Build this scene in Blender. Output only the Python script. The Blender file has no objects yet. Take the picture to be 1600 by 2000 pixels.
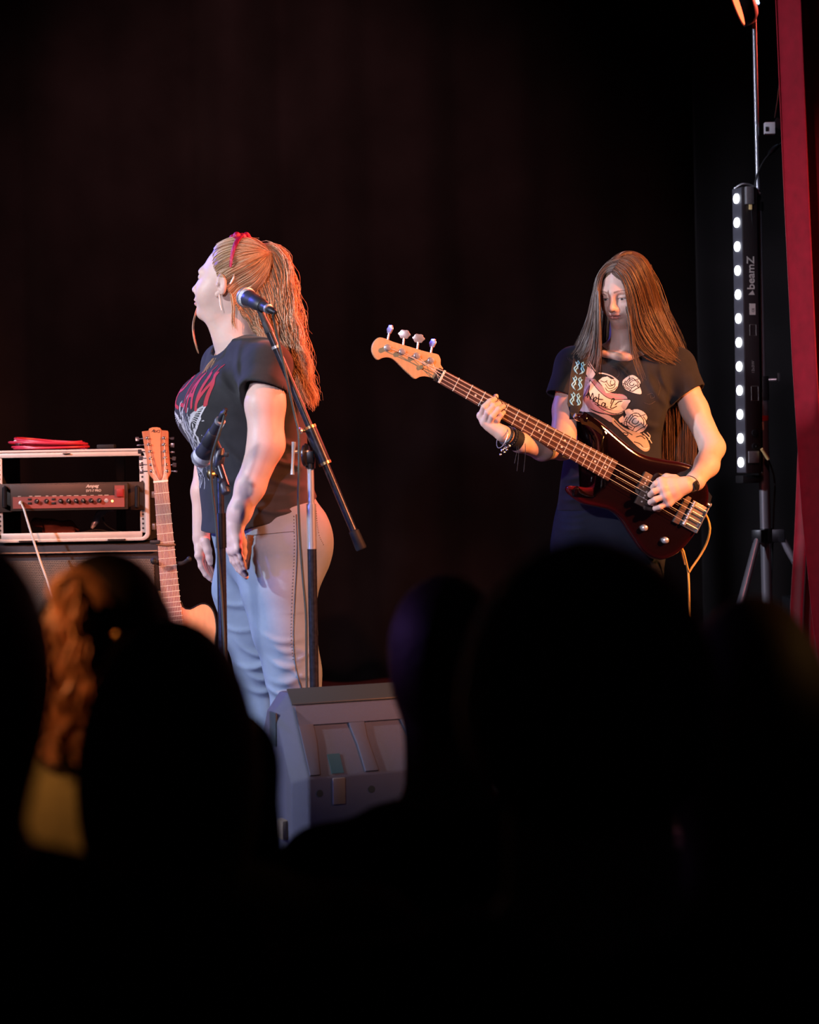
import bpy, bmesh, math, random
import numpy as np
from mathutils import Vector, Matrix
from mathutils.bvhtree import BVHTree

random.seed(7)
rng = np.random.default_rng(7)
SC = bpy.context.scene
COL = SC.collection
# ------------------------------------------------------------------ camera
# photo frame 1600 x 2000; lens 75.6 mm on a 36 mm tall frame -> 4200 px focal length
F, HY, CZ = 4200.0, 870.0, 1.10
ROLL = math.radians(1.0)                       # the photographer held the camera one degree off level
CR, SR = math.cos(ROLL), math.sin(ROLL)
def P(px, py, Y):
    """world point that stands at depth Y (m) and is seen at photo pixel px, py"""
    dx, dy = px - 800.0, py - HY
    return Vector(((dx * CR - dy * SR) * Y / F, Y, CZ - (dx * SR + dy * CR) * Y / F))
cam_d = bpy.data.cameras.new('camera')
cam = bpy.data.objects.new('camera', cam_d); COL.objects.link(cam)
cam.location = (0, 0, CZ); cam.rotation_euler = (Matrix.Rotation(math.radians(90), 3, 'X') @ Matrix.Rotation(-ROLL, 3, 'Z')).to_euler()
cam_d.sensor_fit = 'VERTICAL'; cam_d.sensor_height = 36.0; cam_d.sensor_width = 28.8
cam_d.lens = F / 2000.0 * 36.0
cam_d.shift_y = (HY - 1000.0) / 2000.0
cam_d.clip_start = 0.05; cam_d.clip_end = 60
cam_d.dof.use_dof = True; cam_d.dof.focus_distance = 6.2; cam_d.dof.aperture_fstop = 3.8
SC.camera = cam
# ------------------------------------------------------------------ world, lights, exposure
W = bpy.data.worlds.new('hall_dark'); SC.world = W; W.use_nodes = True
W.node_tree.nodes['Background'].inputs[0].default_value = (0.02, 0.016, 0.03, 1)
W.node_tree.nodes['Background'].inputs[1].default_value = 0.06
SC.view_settings.view_transform = 'Standard'; SC.view_settings.look = 'None'
SC.view_settings.exposure = 0.22; SC.view_settings.gamma = 1.0
SC.view_settings.use_curve_mapping = False
SC.cycles.use_denoising = True
SC.cycles.max_bounces = 6
SC.cycles.sample_clamp_indirect = 4.0
def spot(name, loc, target, power, color, cone=40, blend=0.35, size=0.12):
    d = bpy.data.lights.new(name, 'SPOT'); o = bpy.data.objects.new(name, d); COL.objects.link(o)
    d.energy = power; d.color = color; d.spot_size = math.radians(cone); d.spot_blend = blend; d.shadow_soft_size = size
    o.location = loc
    o.rotation_euler = (Vector(target) - Vector(loc)).to_track_quat('-Z', 'Y').to_euler()
    return o
# stage lamps hung and stood outside the frame; the last three are added audience accents
spot('key_spot_cool', (-4.3, 4.3, 2.9), (-0.2, 6.2, 1.15), 880, (0.80, 0.84, 1.0), 44, 0.5, 0.10)
spot('front_spot_cool', (-1.2, 1.5, 2.35), (0.30, 6.2, 1.0), 300, (0.86, 0.80, 1.0), 30, 0.6, 0.08)
spot('side_spot_orange', (3.9, 3.6, 2.7), (-0.20, 6.3, 1.42), 1500, (1.0, 0.28, 0.10), 36, 0.5, 0.08)
spot('back_spot_red', (2.6, 8.2, 3.3), (-0.32, 6.0, 1.35), 2600, (1.0, 0.10, 0.06), 14, 0.5, 0.08)
spot('back_spot_blue', (-2.8, 7.9, 2.9), (-0.2, 5.7, 1.0), 300, (0.10, 0.12, 1.0), 40, 0.5, 0.08)
spot('side_spot_blue', (-3.4, 3.9, 0.9), (-0.4, 5.6, 0.45), 180, (0.14, 0.20, 1.0), 28, 0.7, 0.10)
spot('side_spot_amber', (3.6, 4.6, 2.9), (0.80, 6.3, 1.1), 420, (1.0, 0.46, 0.10), 24, 0.5, 0.06)
spot('curtain_spot_red', (0.2, 4.4, 3.6), (1.42, 6.8, 1.3), 60, (1.0, 0.25, 0.25), 24, 0.6, 0.05)
spot('house_spot_warm', (-2.4, 0.2, 3.3), (-1.05, 7.0, 0.95), 800, (1.0, 0.32, 0.20), 13, 0.6, 0.08)
spot('backdrop_spot', (-0.9, 7.2, 4.4), (-0.65, 10.1, 1.7), 310, (1.0, 0.40, 0.38), 62, 0.9, 0.2)
spot('hair_accent_warm', (-2.0, 1.6, 2.4), (-0.39, 2.28, 0.83), 420, (1.0, 0.40, 0.14), 8, 0.7, 0.05)  # added narrow accent that brightens one spectator's wavy hair
spot('hair_rim_amber', (3.0, 2.7, 2.0), (0.43, 2.15, 0.97), 30, (1.0, 0.50, 0.15), 5, 0.7, 0.05)  # added rim light for the brown-haired spectator at the right edge
spot('head_rim_violet', (-2.4, 4.2, 1.5), (0.0, 2.55, 0.88), 30, (0.45, 0.22, 1.0), 9, 0.7, 0.05)  # added purple rim light for the short-haired spectator

# ------------------------------------------------------------------ scene helpers
ROOT = {}
def V(*a): return Vector(a)
def thing(name, label, cat, loc=(0, 0, 0), group=None):
    o = bpy.data.objects.new(name, None); COL.objects.link(o)
    o.location = loc; o.empty_display_size = 0.1
    o['label'] = label; o['category'] = cat
    if group: o['group'] = group
    ROOT[o.name] = Vector(loc)
    return o
def tag(o, label=None, cat=None, group=None, kind=None):
    if label: o['label'] = label
    if cat: o['category'] = cat
    if group: o['group'] = group
    if kind: o['kind'] = kind
    return o
def link(name, me, m, parent=None, loc=None):
    o = bpy.data.objects.new(name, me); COL.objects.link(o)
    if m is not None: me.materials.append(m)
    if parent is not None:
        o.parent = parent; ROOT[o.name] = ROOT[parent.name]
    else:
        ROOT[o.name] = Vector(loc) if loc is not None else Vector((0, 0, 0))
        if loc is not None: o.location = loc
    return o
def np_mesh(name, verts, faces, m, parent=None, smooth=True, col=None, loc=None):
    """verts (n,3) world, faces (k,3|4) int array -> object"""
    verts = np.asarray(verts, np.float32); faces = np.asarray(faces, np.int32)
    base = ROOT[parent.name] if parent is not None else (Vector(loc) if loc is not None else Vector((0, 0, 0)))
    vv = verts - np.array(base, np.float32)
    me = bpy.data.meshes.new(name)
    k = faces.shape[1]
    me.vertices.add(len(vv)); me.vertices.foreach_set('co', vv.ravel())
    me.loops.add(faces.size); me.loops.foreach_set('vertex_index', faces.ravel())
    me.polygons.add(len(faces))
    me.polygons.foreach_set('loop_start', np.arange(0, faces.size, k, dtype=np.int32))
    me.polygons.foreach_set('loop_total', np.full(len(faces), k, np.int32))
    me.polygons.foreach_set('use_smooth', np.full(len(faces), smooth, bool))
    me.update(calc_edges=True)
    if col is not None:
        a = me.attributes.new('col', 'FLOAT_COLOR', 'POINT')
        c4 = np.ones((len(vv), 4), np.float32); c4[:, :3] = col
        a.data.foreach_set('color', c4.ravel())
    return link(name, me, m, parent, loc)

def frame_from(w, u=None):
    """orthonormal (u, v, w) with w along the axis"""
    w = Vector(w).normalized()
    if u is None:
        u = Vector((0, 0, 1)) if abs(w.z) < 0.9 else Vector((1, 0, 0))
    u = Vector(u); u = (u - w * u.dot(w)).normalized()
    return u, w.cross(u), w

class MB:
    """collects shapes (world coordinates) that become ONE mesh"""
    def __init__(s): s.v = []; s.f = []
    def add(s, vs, fs):
        b = len(s.v); s.v += [Vector(x) for x in vs]; s.f += [tuple(i + b for i in f) for f in fs]; return s
    def box(s, c, size, ax=None):
        c = Vector(c); ax = ax or (V(1, 0, 0), V(0, 1, 0), V(0, 0, 1))
        h = [x / 2 for x in size]
        vs = [c + ax[0] * (sx * h[0]) + ax[1] * (sy * h[1]) + ax[2] * (sz * h[2]) for sx in (-1, 1) for sy in (-1, 1) for sz in (-1, 1)]
        return s.add(vs, [(0, 1, 3, 2), (4, 6, 7, 5), (0, 4, 5, 1), (2, 3, 7, 6), (0, 2, 6, 4), (1, 5, 7, 3)])
    def cyl(s, a, b, r1, r2=None, seg=16, cap=True):
        return s.tube([a, b], [r1, r1 if r2 is None else r2], seg, cap)
    def tube(s, pts, r, seg=10, cap=True, up=None, flat=1.0):
        pts = [Vector(p) for p in pts]; n = len(pts)
        rr = r if hasattr(r, '__len__') else [r] * n
        b = len(s.v); u = None
        for i, p in enumerate(pts):
            t = (pts[min(i + 1, n - 1)] - pts[max(i - 1, 0)]).normalized()
            if u is None: u = frame_from(t, up)[0]
            u = (u - t * u.dot(t))
            u = u.normalized() if u.length > 1e-6 else frame_from(t)[0]
            w = t.cross(u)
            for k in range(seg):
                a = 2 * math.pi * k / seg
                s.v.append(p + u * (math.cos(a) * rr[i]) + w * (math.sin(a) * rr[i] * flat))
        for i in range(n - 1):
            for k in range(seg):
                a0 = b + i * seg + k; a1 = b + i * seg + (k + 1) % seg
                s.f.append((a0, a1, a1 + seg, a0 + seg))
        if cap:
            s.f.append(tuple(b + k for k in range(seg))[::-1]); s.f.append(tuple(b + (n - 1) * seg + k for k in range(seg)))
        return s
    def lathe(s, o, axis, prof, seg=24, u=None):
        """prof: list of (distance along axis, radius)"""
        o = Vector(o); uu, vv, w = frame_from(axis, u); b = len(s.v); n = len(prof)
        for t, r in prof:
            for k in range(seg):
                a = 2 * math.pi * k / seg
                s.v.append(o + w * t + (uu * math.cos(a) + vv * math.sin(a)) * max(r, 1e-5))
        for i in range(n - 1):
            for k in range(seg):
                a0 = b + i * seg + k; a1 = b + i * seg + (k + 1) % seg
                s.f.append((a0, a1, a1 + seg, a0 + seg))
        s.f.append(tuple(b + k for k in range(seg))[::-1]); s.f.append(tuple(b + (n - 1) * seg + k for k in range(seg)))
        return s
    def prism(s, pts, d):
        """outline of 3-D points, swept by vector d"""
        pts = [Vector(p) for p in pts]; d = Vector(d); n = len(pts); b = len(s.v)
        s.v += pts + [p + d for p in pts]
        s.f.append(tuple(b + i for i in range(n))); s.f.append(tuple(b + n + i for i in range(n))[::-1])
        for i in range(n):
            j = (i + 1) % n; s.f.append((b + i, b + n + i, b + n + j, b + j))
        return s
    def ball(s, c, r, seg=12, rings=8, ax=None, sc=(1, 1, 1)):
        c = Vector(c); ax = ax or (V(1, 0, 0), V(0, 1, 0), V(0, 0, 1)); b = len(s.v)
        for i in range(rings + 1):
            th = math.pi * i / rings
            for k in range(seg):
                a = 2 * math.pi * k / seg
                q = (math.sin(th) * math.cos(a) * sc[0], math.sin(th) * math.sin(a) * sc[1], math.cos(th) * sc[2])
                s.v.append(c + (ax[0] * q[0] + ax[1] * q[1] + ax[2] * q[2]) * r)
        for i in range(rings):
            for k in range(seg):
                a0 = b + i * seg + k; a1 = b + i * seg + (k + 1) % seg
                s.f.append((a0, a0 + seg, a1 + seg, a1))
        return s
    def build(s, name, m, parent=None, bevel=0, smooth=False, loc=None, segs=2, label=None, angle=35):
        base = ROOT[parent.name] if parent is not None else (Vector(loc) if loc is not None else Vector((0, 0, 0)))
        bm = bmesh.new()
        vs = [bm.verts.new(p - base) for p in s.v]
        for f in s.f:
            try: bm.faces.new([vs[i] for i in f])
            except ValueError: pass
        bmesh.ops.remove_doubles(bm, verts=bm.verts, dist=1e-6)
        bmesh.ops.recalc_face_normals(bm, faces=bm.faces)
        if bevel:
            es = [e for e in bm.edges if len(e.link_faces) == 2 and e.calc_face_angle(0) > math.radians(angle)]
            bmesh.ops.bevel(bm, geom=es, offset=bevel, segments=segs, affect='EDGES', profile=0.6, clamp_overlap=True)
        if smooth or bevel:
            for f in bm.faces: f.smooth = True
            for e in bm.edges:
                if len(e.link_faces) == 2 and e.calc_face_angle(0) > math.radians(angle + 10): e.smooth = False
        me = bpy.data.meshes.new(name); bm.to_mesh(me); bm.free()
        o = link(name, me, m, parent, loc)
        if label: o['label'] = label
        return o

def crom(pts, n):
    """n points on a Catmull-Rom curve through pts (array)"""
    p = np.asarray([tuple(q) for q in pts], float); k = len(p)
    if k == 2:
        t = np.linspace(0, 1, n)[:, None]; return p[0] * (1 - t) + p[1] * t
    d = np.r_[0, np.cumsum(np.linalg.norm(np.diff(p, axis=0), axis=1))]
    q = np.vstack([2 * p[0] - p[1], p, 2 * p[-1] - p[-2]])
    s = np.linspace(0, d[-1], n); i = np.clip(np.searchsorted(d, s, 'right') - 1, 0, k - 2)
    t = ((s - d[i]) / (d[i + 1] - d[i] + 1e-12))[:, None]
    a, b, c, e = q[i], q[i + 1], q[i + 2], q[i + 3]
    return 0.5 * (2 * b + (c - a) * t + (2 * a - 5 * b + 4 * c - e) * t ** 2 + (3 * b - a - 3 * c + e) * t ** 3)
def pix(lst, Y=None):
    """[(px, py[, Y])] -> world points"""
    return [P(q[0], q[1], q[2] if len(q) > 2 else Y) for q in lst]

# ------------------------------------------------------------------ materials
def mat(name, color, rough=0.5, metal=0.0, spec=0.5, noise=0.0, nscale=40.0, bump=0.0, bscale=200.0, vcol=False,
        coat=0.0, sheen=0.0, emit=None, estr=0.0, stretch=None, aniso=0.0, color2=None, sss=0.0, trans=0.0):
    m = bpy.data.materials.new(name); m.use_nodes = True
    nt = m.node_tree; N = nt.nodes; L = nt.links; b = N['Principled BSDF']
    b.inputs['Base Color'].default_value = (*color, 1); b.inputs['Roughness'].default_value = rough
    b.inputs['Metallic'].default_value = metal; b.inputs['Specular IOR Level'].default_value = spec
    if coat: b.inputs['Coat Weight'].default_value = coat; b.inputs['Coat Roughness'].default_value = 0.06
    if sheen: b.inputs['Sheen Weight'].default_value = sheen; b.inputs['Sheen Roughness'].default_value = 0.5
    if aniso: b.inputs['Anisotropic'].default_value = aniso
    if trans: b.inputs['Transmission Weight'].default_value = trans
    if sss:
        b.inputs['Subsurface Weight'].default_value = sss; b.inputs['Subsurface Radius'].default_value = (0.010, 0.004, 0.002)
        b.inputs['Subsurface Scale'].default_value = 0.6
    if emit: b.inputs['Emission Color'].default_value = (*emit, 1); b.inputs['Emission Strength'].default_value = estr
    tc = None
    def coords():
        nonlocal tc
        if tc is None:
            t = N.new('ShaderNodeTexCoord'); mp = N.new('ShaderNodeMapping'); L.new(t.outputs['Object'], mp.inputs['Vector'])
            if stretch: mp.inputs['Scale'].default_value = stretch
            tc = mp.outputs['Vector']
        return tc
    src = None
    if vcol:
        at = N.new('ShaderNodeAttribute'); at.attribute_name = 'col'; src = at.outputs['Color']
    if noise or color2:
        nz = N.new('ShaderNodeTexNoise'); nz.inputs['Scale'].default_value = nscale; nz.inputs['Detail'].default_value = 5
        L.new(coords(), nz.inputs['Vector'])
        if color2:
            rp = N.new('ShaderNodeValToRGB'); rp.color_ramp.elements[0].position = 0.35; rp.color_ramp.elements[1].position = 0.65
            rp.color_ramp.elements[0].color = (*color, 1); rp.color_ramp.elements[1].color = (*color2, 1)
            L.new(nz.outputs['Fac'], rp.inputs['Fac']); src = rp.outputs['Color']
        else:
            mr = N.new('ShaderNodeMapRange'); mr.inputs['From Min'].default_value = 0.25; mr.inputs['From Max'].default_value = 0.75
            mr.inputs['To Min'].default_value = 1 - noise; mr.inputs['To Max'].default_value = 1 + noise
            L.new(nz.outputs['Fac'], mr.inputs['Value'])
            mx = N.new('ShaderNodeMix'); mx.data_type = 'RGBA'; mx.blend_type = 'MULTIPLY'; mx.inputs[0].default_value = 1
            if src is not None: L.new(src, mx.inputs[6])
            else: mx.inputs[6].default_value = (*color, 1)
            L.new(mr.outputs['Result'], mx.inputs[7]); src = mx.outputs[2]
    if src is not None: L.new(src, b.inputs['Base Color'])
    if bump:
        nb = N.new('ShaderNodeTexNoise'); nb.inputs['Scale'].default_value = bscale; nb.inputs['Detail'].default_value = 3
        L.new(coords(), nb.inputs['Vector'])
        bp = N.new('ShaderNodeBump'); bp.inputs['Strength'].default_value = bump; bp.inputs['Distance'].default_value = 0.002
        L.new(nb.outputs['Fac'], bp.inputs['Height']); L.new(bp.outputs['Normal'], b.inputs['Normal'])
    return m
M = {}
M['black_metal'] = mat('black_metal', (0.018, 0.018, 0.022), 0.35, 0.6, 0.5, noise=0.3, nscale=60)
M['black_plastic'] = mat('black_plastic', (0.012, 0.012, 0.014), 0.45, 0, 0.4)
M['chrome'] = mat('chrome', (0.78, 0.76, 0.76), 0.28, 0.72)
M['steel'] = mat('steel', (0.55, 0.55, 0.58), 0.36, 0.7, noise=0.12, nscale=80)
M['brass'] = mat('brass', (0.60, 0.42, 0.20), 0.3, 1.0)
M['white'] = mat('white_paint', (0.8, 0.8, 0.78), 0.5)
M['bone'] = mat('bone_white', (0.82, 0.78, 0.68), 0.4)
M['rubber'] = mat('black_rubber', (0.014, 0.014, 0.016), 0.6, 0, 0.3)

def text_mesh(name, body, size, o, xd, yd, m, parent, extrude=0.0004, align='LEFT', label=None, shear=0.0, bold=0.0):
    cu = bpy.data.curves.new(name, 'FONT'); cu.body = body; cu.size = size; cu.extrude = extrude; cu.align_x = align
    cu.shear = shear; cu.offset = bold; cu.resolution_u = 3
    tmp = bpy.data.objects.new(name, cu); COL.objects.link(tmp)
    dg = bpy.context.evaluated_depsgraph_get()
    me = bpy.data.meshes.new_from_object(tmp.evaluated_get(dg))
    bpy.data.objects.remove(tmp); bpy.data.curves.remove(cu)
    xd = Vector(xd).normalized(); yd = Vector(yd).normalized(); zd = xd.cross(yd)
    mt = Matrix((xd, yd, zd)).transposed().to_4x4(); mt.translation = Vector(o) - ROOT[parent.name]
    me.transform(mt); me.materials.clear(); me.name = name
    ob = link(name, me, m, parent)
    if label: ob['label'] = label
    return ob

# ------------------------------------------------------------------ signed-distance sculpting
def smin(a, b, k):
    if k <= 0: return np.minimum(a, b)
    h = np.maximum(k - np.abs(a - b), 0) / k
    return np.minimum(a, b) - h * h * (k * 0.25)
class Fr:
    """local frame: origin o, columns R, scale s"""
    def __init__(s, o=(0, 0, 0), R=None, sc=1.0):
        s.o = np.array(tuple(o), float); s.R = np.eye(3) if R is None else np.array(R, float); s.s = sc
    def pt(s, p): return s.o + s.R @ (np.array(p, float) * s.s)
    def v(s, p): return Vector(s.pt(p))
WORLD = Fr()
def head_frame(o, fwd, roll=0.0, sc=1.0):
    f = Vector(fwd).normalized(); l = V(0, 0, 1).cross(f).normalized(); u = f.cross(l)
    if roll:
        q = Matrix.Rotation(roll, 3, f); l = q @ l; u = q @ u
    return Fr(o, np.array([f, l, u]).T, sc)
class Sdf:
    def __init__(s): s.ops = []
    def _op(s, lo, hi, fn, k, mode):
        s.ops.append((np.array(lo, float), np.array(hi, float), fn, k, mode)); return s
    def cone(s, a, b, ra, rb=None, k=0.01, mode='u', fr=WORLD):
        rb = ra if rb is None else rb
        a = fr.pt(a); b = fr.pt(b); ra *= fr.s; rb *= fr.s; r = max(ra, rb); ba = b - a; L2 = float(ba @ ba) + 1e-12
        def fn(x, y, z):
            dx, dy, dz = x - a[0], y - a[1], z - a[2]
            t = np.clip((dx * ba[0] + dy * ba[1] + dz * ba[2]) / L2, 0, 1)
            return np.sqrt((dx - t * ba[0]) ** 2 + (dy - t * ba[1]) ** 2 + (dz - t * ba[2]) ** 2) - (ra + t * (rb - ra))
        return s._op(np.minimum(a, b) - r, np.maximum(a, b) + r, fn, k, mode)
    def limb(s, pts, rad, k=0.02, mode='u', fr=WORLD):
        for i in range(len(pts) - 1): s.cone(tuple(pts[i]), tuple(pts[i + 1]), rad[i], rad[i + 1], k, mode, fr)
        return s
    def ell(s, c, r, k=0.01, mode='u', fr=WORLD, R=None):
        c = fr.pt(c); r = np.array(r, float) * fr.s; RR = fr.R if R is None else fr.R @ np.array(R, float)
        e = np.abs(RR) @ r
        def fn(x, y, z):
            dx, dy, dz = x - c[0], y - c[1], z - c[2]
            q = [(RR[0, i] * dx + RR[1, i] * dy + RR[2, i] * dz) / r[i] for i in range(3)]
            k0 = np.sqrt(q[0] ** 2 + q[1] ** 2 + q[2] ** 2)
            k1 = np.sqrt((q[0] / r[0]) ** 2 + (q[1] / r[1]) ** 2 + (q[2] / r[2]) ** 2)
            return np.where(k1 > 1e-6, k0 * (k0 - 1) / np.maximum(k1, 1e-6), -r.min())
        return s._op(c - e, c + e, fn, k, mode)
    def zloft(s, rings, f, k=0.01, mode='u', p=2.0):
        """rings (z, x, y, half fwd, half lateral) bottom->top ; f = forward direction"""
        rg = np.array(sorted([tuple(r) for r in rings]), float); z0, z1 = rg[0, 0], rg[-1, 0]
        zz = np.linspace(z0, z1, 200); idx = crom([(q[0], i, 0) for i, q in enumerate(rg)], 400)
        def smooth(j):
            c = crom([(q[0], q[j] * 1.0, 0) for q in rg], 400); o = np.argsort(c[:, 0]); return np.interp(zz, c[o, 0], c[o, 1])
        cx, cy, ru, rv = [smooth(j) for j in (1, 2, 3, 4)]
        f = Vector((f[0], f[1], 0)).normalized(); l = V(0, 0, 1).cross(f)
        R = max(ru.max(), rv.max())
        def fn(x, y, z):
            zc = np.clip(z, z0, z1)
            a, b, u_, v_ = [np.interp(zc, zz, q) for q in (cx, cy, ru, rv)]
            dx, dy = x - a, y - b
            u = np.abs(dx * f.x + dy * f.y) / u_; v = np.abs(dx * l.x + dy * l.y) / v_
            g = (u ** p + v ** p) ** (1 / p)
            d = (g - 1) * np.minimum(u_, v_)
            return np.maximum(d, np.maximum(z0 - z, z - z1))
        return s._op((cx.min() - R, cy.min() - R, z0), (cx.max() + R, cy.max() + R, z1), fn, k, mode)
    def field(s, lo, hi, fn, k=0.0, mode='add'): return s._op(lo, hi, fn, k, mode)
    def mesh(s, lo, hi, h, decim=None):
        lo = np.array(tuple(lo), float); hi = np.array(tuple(hi), float)
        n = np.ceil((hi - lo) / h).astype(int) + 1
        D = np.full(n, 0.2, np.float32)
        ax = [(lo[i] + h * np.arange(n[i])).astype(np.float32) for i in range(3)]
        for olo, ohi, fn, k, mode in s.ops:
            pad = k + 3 * h
            i0 = np.clip(np.floor((olo - pad - lo) / h).astype(int), 0, n); i1 = np.clip(np.ceil((ohi + pad - lo) / h).astype(int) + 1, 0, n)
            if (i1 <= i0).any(): continue
            sl = tuple(slice(a, b) for a, b in zip(i0, i1))
            d = fn(ax[0][sl[0]][:, None, None], ax[1][sl[1]][None, :, None], ax[2][sl[2]][None, None, :]).astype(np.float32)
            if mode == 'u': D[sl] = smin(D[sl], d, k)
            elif mode == 's': D[sl] = -smin(-D[sl], d, k)
            elif mode == 'add': D[sl] += d
        return surface_nets(D, lo, h)
def surface_nets(D, lo, h):
    S = D < 0
    cnt = np.zeros(tuple(q - 1 for q in D.shape), np.int8)
    for a in (0, 1):
        for b in (0, 1):
            for c in (0, 1):
                cnt += S[a:a + cnt.shape[0], b:b + cnt.shape[1], c:c + cnt.shape[2]]
    act = (cnt > 0) & (cnt < 8)
    ijk = np.argwhere(act); idx = np.full(act.shape, -1, np.int32); idx[act] = np.arange(len(ijk), dtype=np.int32)
    co = np.array([(a, b, c) for a in (0, 1) for b in (0, 1) for c in (0, 1)])
    vals = np.stack([D[ijk[:, 0] + q[0], ijk[:, 1] + q[1], ijk[:, 2] + q[2]] for q in co], 1)
    acc = np.zeros((len(ijk), 3)); num = np.zeros(len(ijk))
    for a in range(8):
        for b in range(a + 1, 8):
            if np.abs(co[a] - co[b]).sum() != 1: continue
            va, vb = vals[:, a], vals[:, b]; m = (va < 0) != (vb < 0)
            t = va[m] / (va[m] - vb[m])
            acc[m] += co[a] + (co[b] - co[a]) * t[:, None]; num[m] += 1
    verts = lo + h * (ijk + acc / num[:, None])
    fs = []
    for axis in range(3):
        o1, o2 = [(1, 2), (2, 0), (0, 1)][axis]
        sl0 = [slice(None)] * 3; sl1 = [slice(None)] * 3
        sl0[axis] = slice(0, -1); sl1[axis] = slice(1, None)
        for o in (o1, o2): sl0[o] = slice(1, -1); sl1[o] = slice(1, -1)
        A = S[tuple(sl0)]; B = S[tuple(sl1)]
        for flip, mk in ((False, A & ~B), (True, ~A & B)):
            e = np.argwhere(mk)
            if not len(e): continue
            e[:, o1] += 1; e[:, o2] += 1
            q = []
            for d1, d2 in ((-1, -1), (0, -1), (0, 0), (-1, 0)):
                c = e.copy(); c[:, o1] += d1; c[:, o2] += d2
                q.append(idx[c[:, 0], c[:, 1], c[:, 2]])
            q = np.stack(q, 1)
            fs.append(q[:, ::-1] if flip else q)
    return verts.astype(np.float32), np.concatenate(fs) if fs else np.zeros((0, 4), np.int32)
def merge(*vf):
    vs, fs, b = [], [], 0
    for v, f in vf:
        vs.append(v); fs.append(f + b); b += len(v)
    return np.concatenate(vs), np.concatenate(fs)
def bvh(v, f): return BVHTree.FromPolygons([tuple(q) for q in v.tolist()], f.tolist())

# ------------------------------------------------------------------ hair
def sheet(guides, n, pts=18, jr=0.003, jt=0.012, wave=0.0, wn=5.0, ur=(0, 1), short=0.15, clump=0.0, power=1.0):
    """strands that run between neighbouring guide curves"""
    G = np.stack([crom(g, pts) for g in guides]); k = len(G)
    u = ur[0] + (ur[1] - ur[0]) * rng.random(n)
    x = u * (k - 1); i = np.clip(x.astype(int), 0, max(k - 2, 0)); t = (x - i)[:, None, None]
    S = G[i] * (1 - t) + G[np.minimum(i + 1, k - 1)] * t if k > 1 else np.repeat(G, n, 0)
    s = np.linspace(0, 1, pts)
    off = rng.normal(size=(n, 1, 3)) * (jr + (jt - jr) * s ** power)[None, :, None]
    S = S + off
    if clump:
        nc = max(3, n // 25); ce = S[rng.integers(0, n, nc)]
        d = np.linalg.norm(S[:, None, -1] - ce[None, :, -1], axis=2) if n * nc < 4e6 else None
        j = d.argmin(1); w = (clump * s ** 1.3)[None, :, None]
        S = S * (1 - w) + ce[j] * w
    if wave:
        ph = rng.random((n, 1)) * 1.5 + 6 * u[:, None]; L = s[None, :] * wn * 2 * math.pi
        amp = wave * (0.15 + 0.85 * s[None, :]) * (0.6 + 0.8 * rng.random((n, 1)))
        T = np.gradient(S, axis=1); T /= np.linalg.norm(T, axis=2, keepdims=True) + 1e-9
        e1 = np.cross(T, np.array([0, 1.0, 0])); e1 /= np.linalg.norm(e1, axis=2, keepdims=True) + 1e-9
        e2 = np.cross(T, e1)
        S = S + e1 * (amp * np.sin(L + ph))[..., None] + e2 * (amp * 0.7 * np.cos(L * 0.9 + ph * 1.7))[..., None]
    if short:
        fr = 1 - short * rng.random(n) ** 2
        q = s[None, :] * fr[:, None] * (pts - 1); a = np.clip(q.astype(int), 0, pts - 2); w = (q - a)[..., None]
        S = np.take_along_axis(S, a[..., None], 1) * (1 - w) + np.take_along_axis(S, a[..., None] + 1, 1) * w
    return S
def strands_mesh(name, sets, rad, m, parent, cols, taper=0.35, kind='stuff', label=None):
    """sets: list of (N,P,3); cols: list of base colours to draw from"""
    V_, F_, C_, b = [], [], [], 0
    for S in sets:
        n, p, _ = S.shape
        T = np.gradient(S, axis=1); T /= np.linalg.norm(T, axis=2, keepdims=True) + 1e-9
        e1 = np.cross(T, np.array([0.31, 0.9, 0.2])); e1 /= np.linalg.norm(e1, axis=2, keepdims=True) + 1e-9
        e2 = np.cross(T, e1)
        r = rad * (1 - (1 - taper) * np.linspace(0, 1, p) ** 2)[None, :, None] * (0.7 + 0.6 * rng.random((n, 1, 1)))
        ring = [S + (e1 * math.cos(a) + e2 * math.sin(a)) * r for a in (0, 2.0944, 4.1888)]
        vv = np.stack(ring, 2)                       # n,p,3,3
        V_.append(vv.reshape(-1, 3))
        base = (np.arange(n)[:, None, None] * p + np.arange(p - 1)[None, :, None]) * 3 + np.arange(3)[None, None, :]
        nx = (np.arange(n)[:, None, None] * p + np.arange(p - 1)[None, :, None]) * 3 + ((np.arange(3) + 1) % 3)[None, None, :]
        F_.append(np.stack([base, nx, nx + 3, base + 3], -1).reshape(-1, 4) + b)
        c = np.array(cols)[rng.integers(0, len(cols), n)] * (0.75 + 0.5 * rng.random((n, 1)))
        C_.append(np.repeat(c, p * 3, 0)); b += n * p * 3
    o = np_mesh(name, np.concatenate(V_), np.concatenate(F_), m, parent, True, np.concatenate(C_))
    if kind: o['kind'] = kind
    if label: o['label'] = label
    return o
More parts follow.
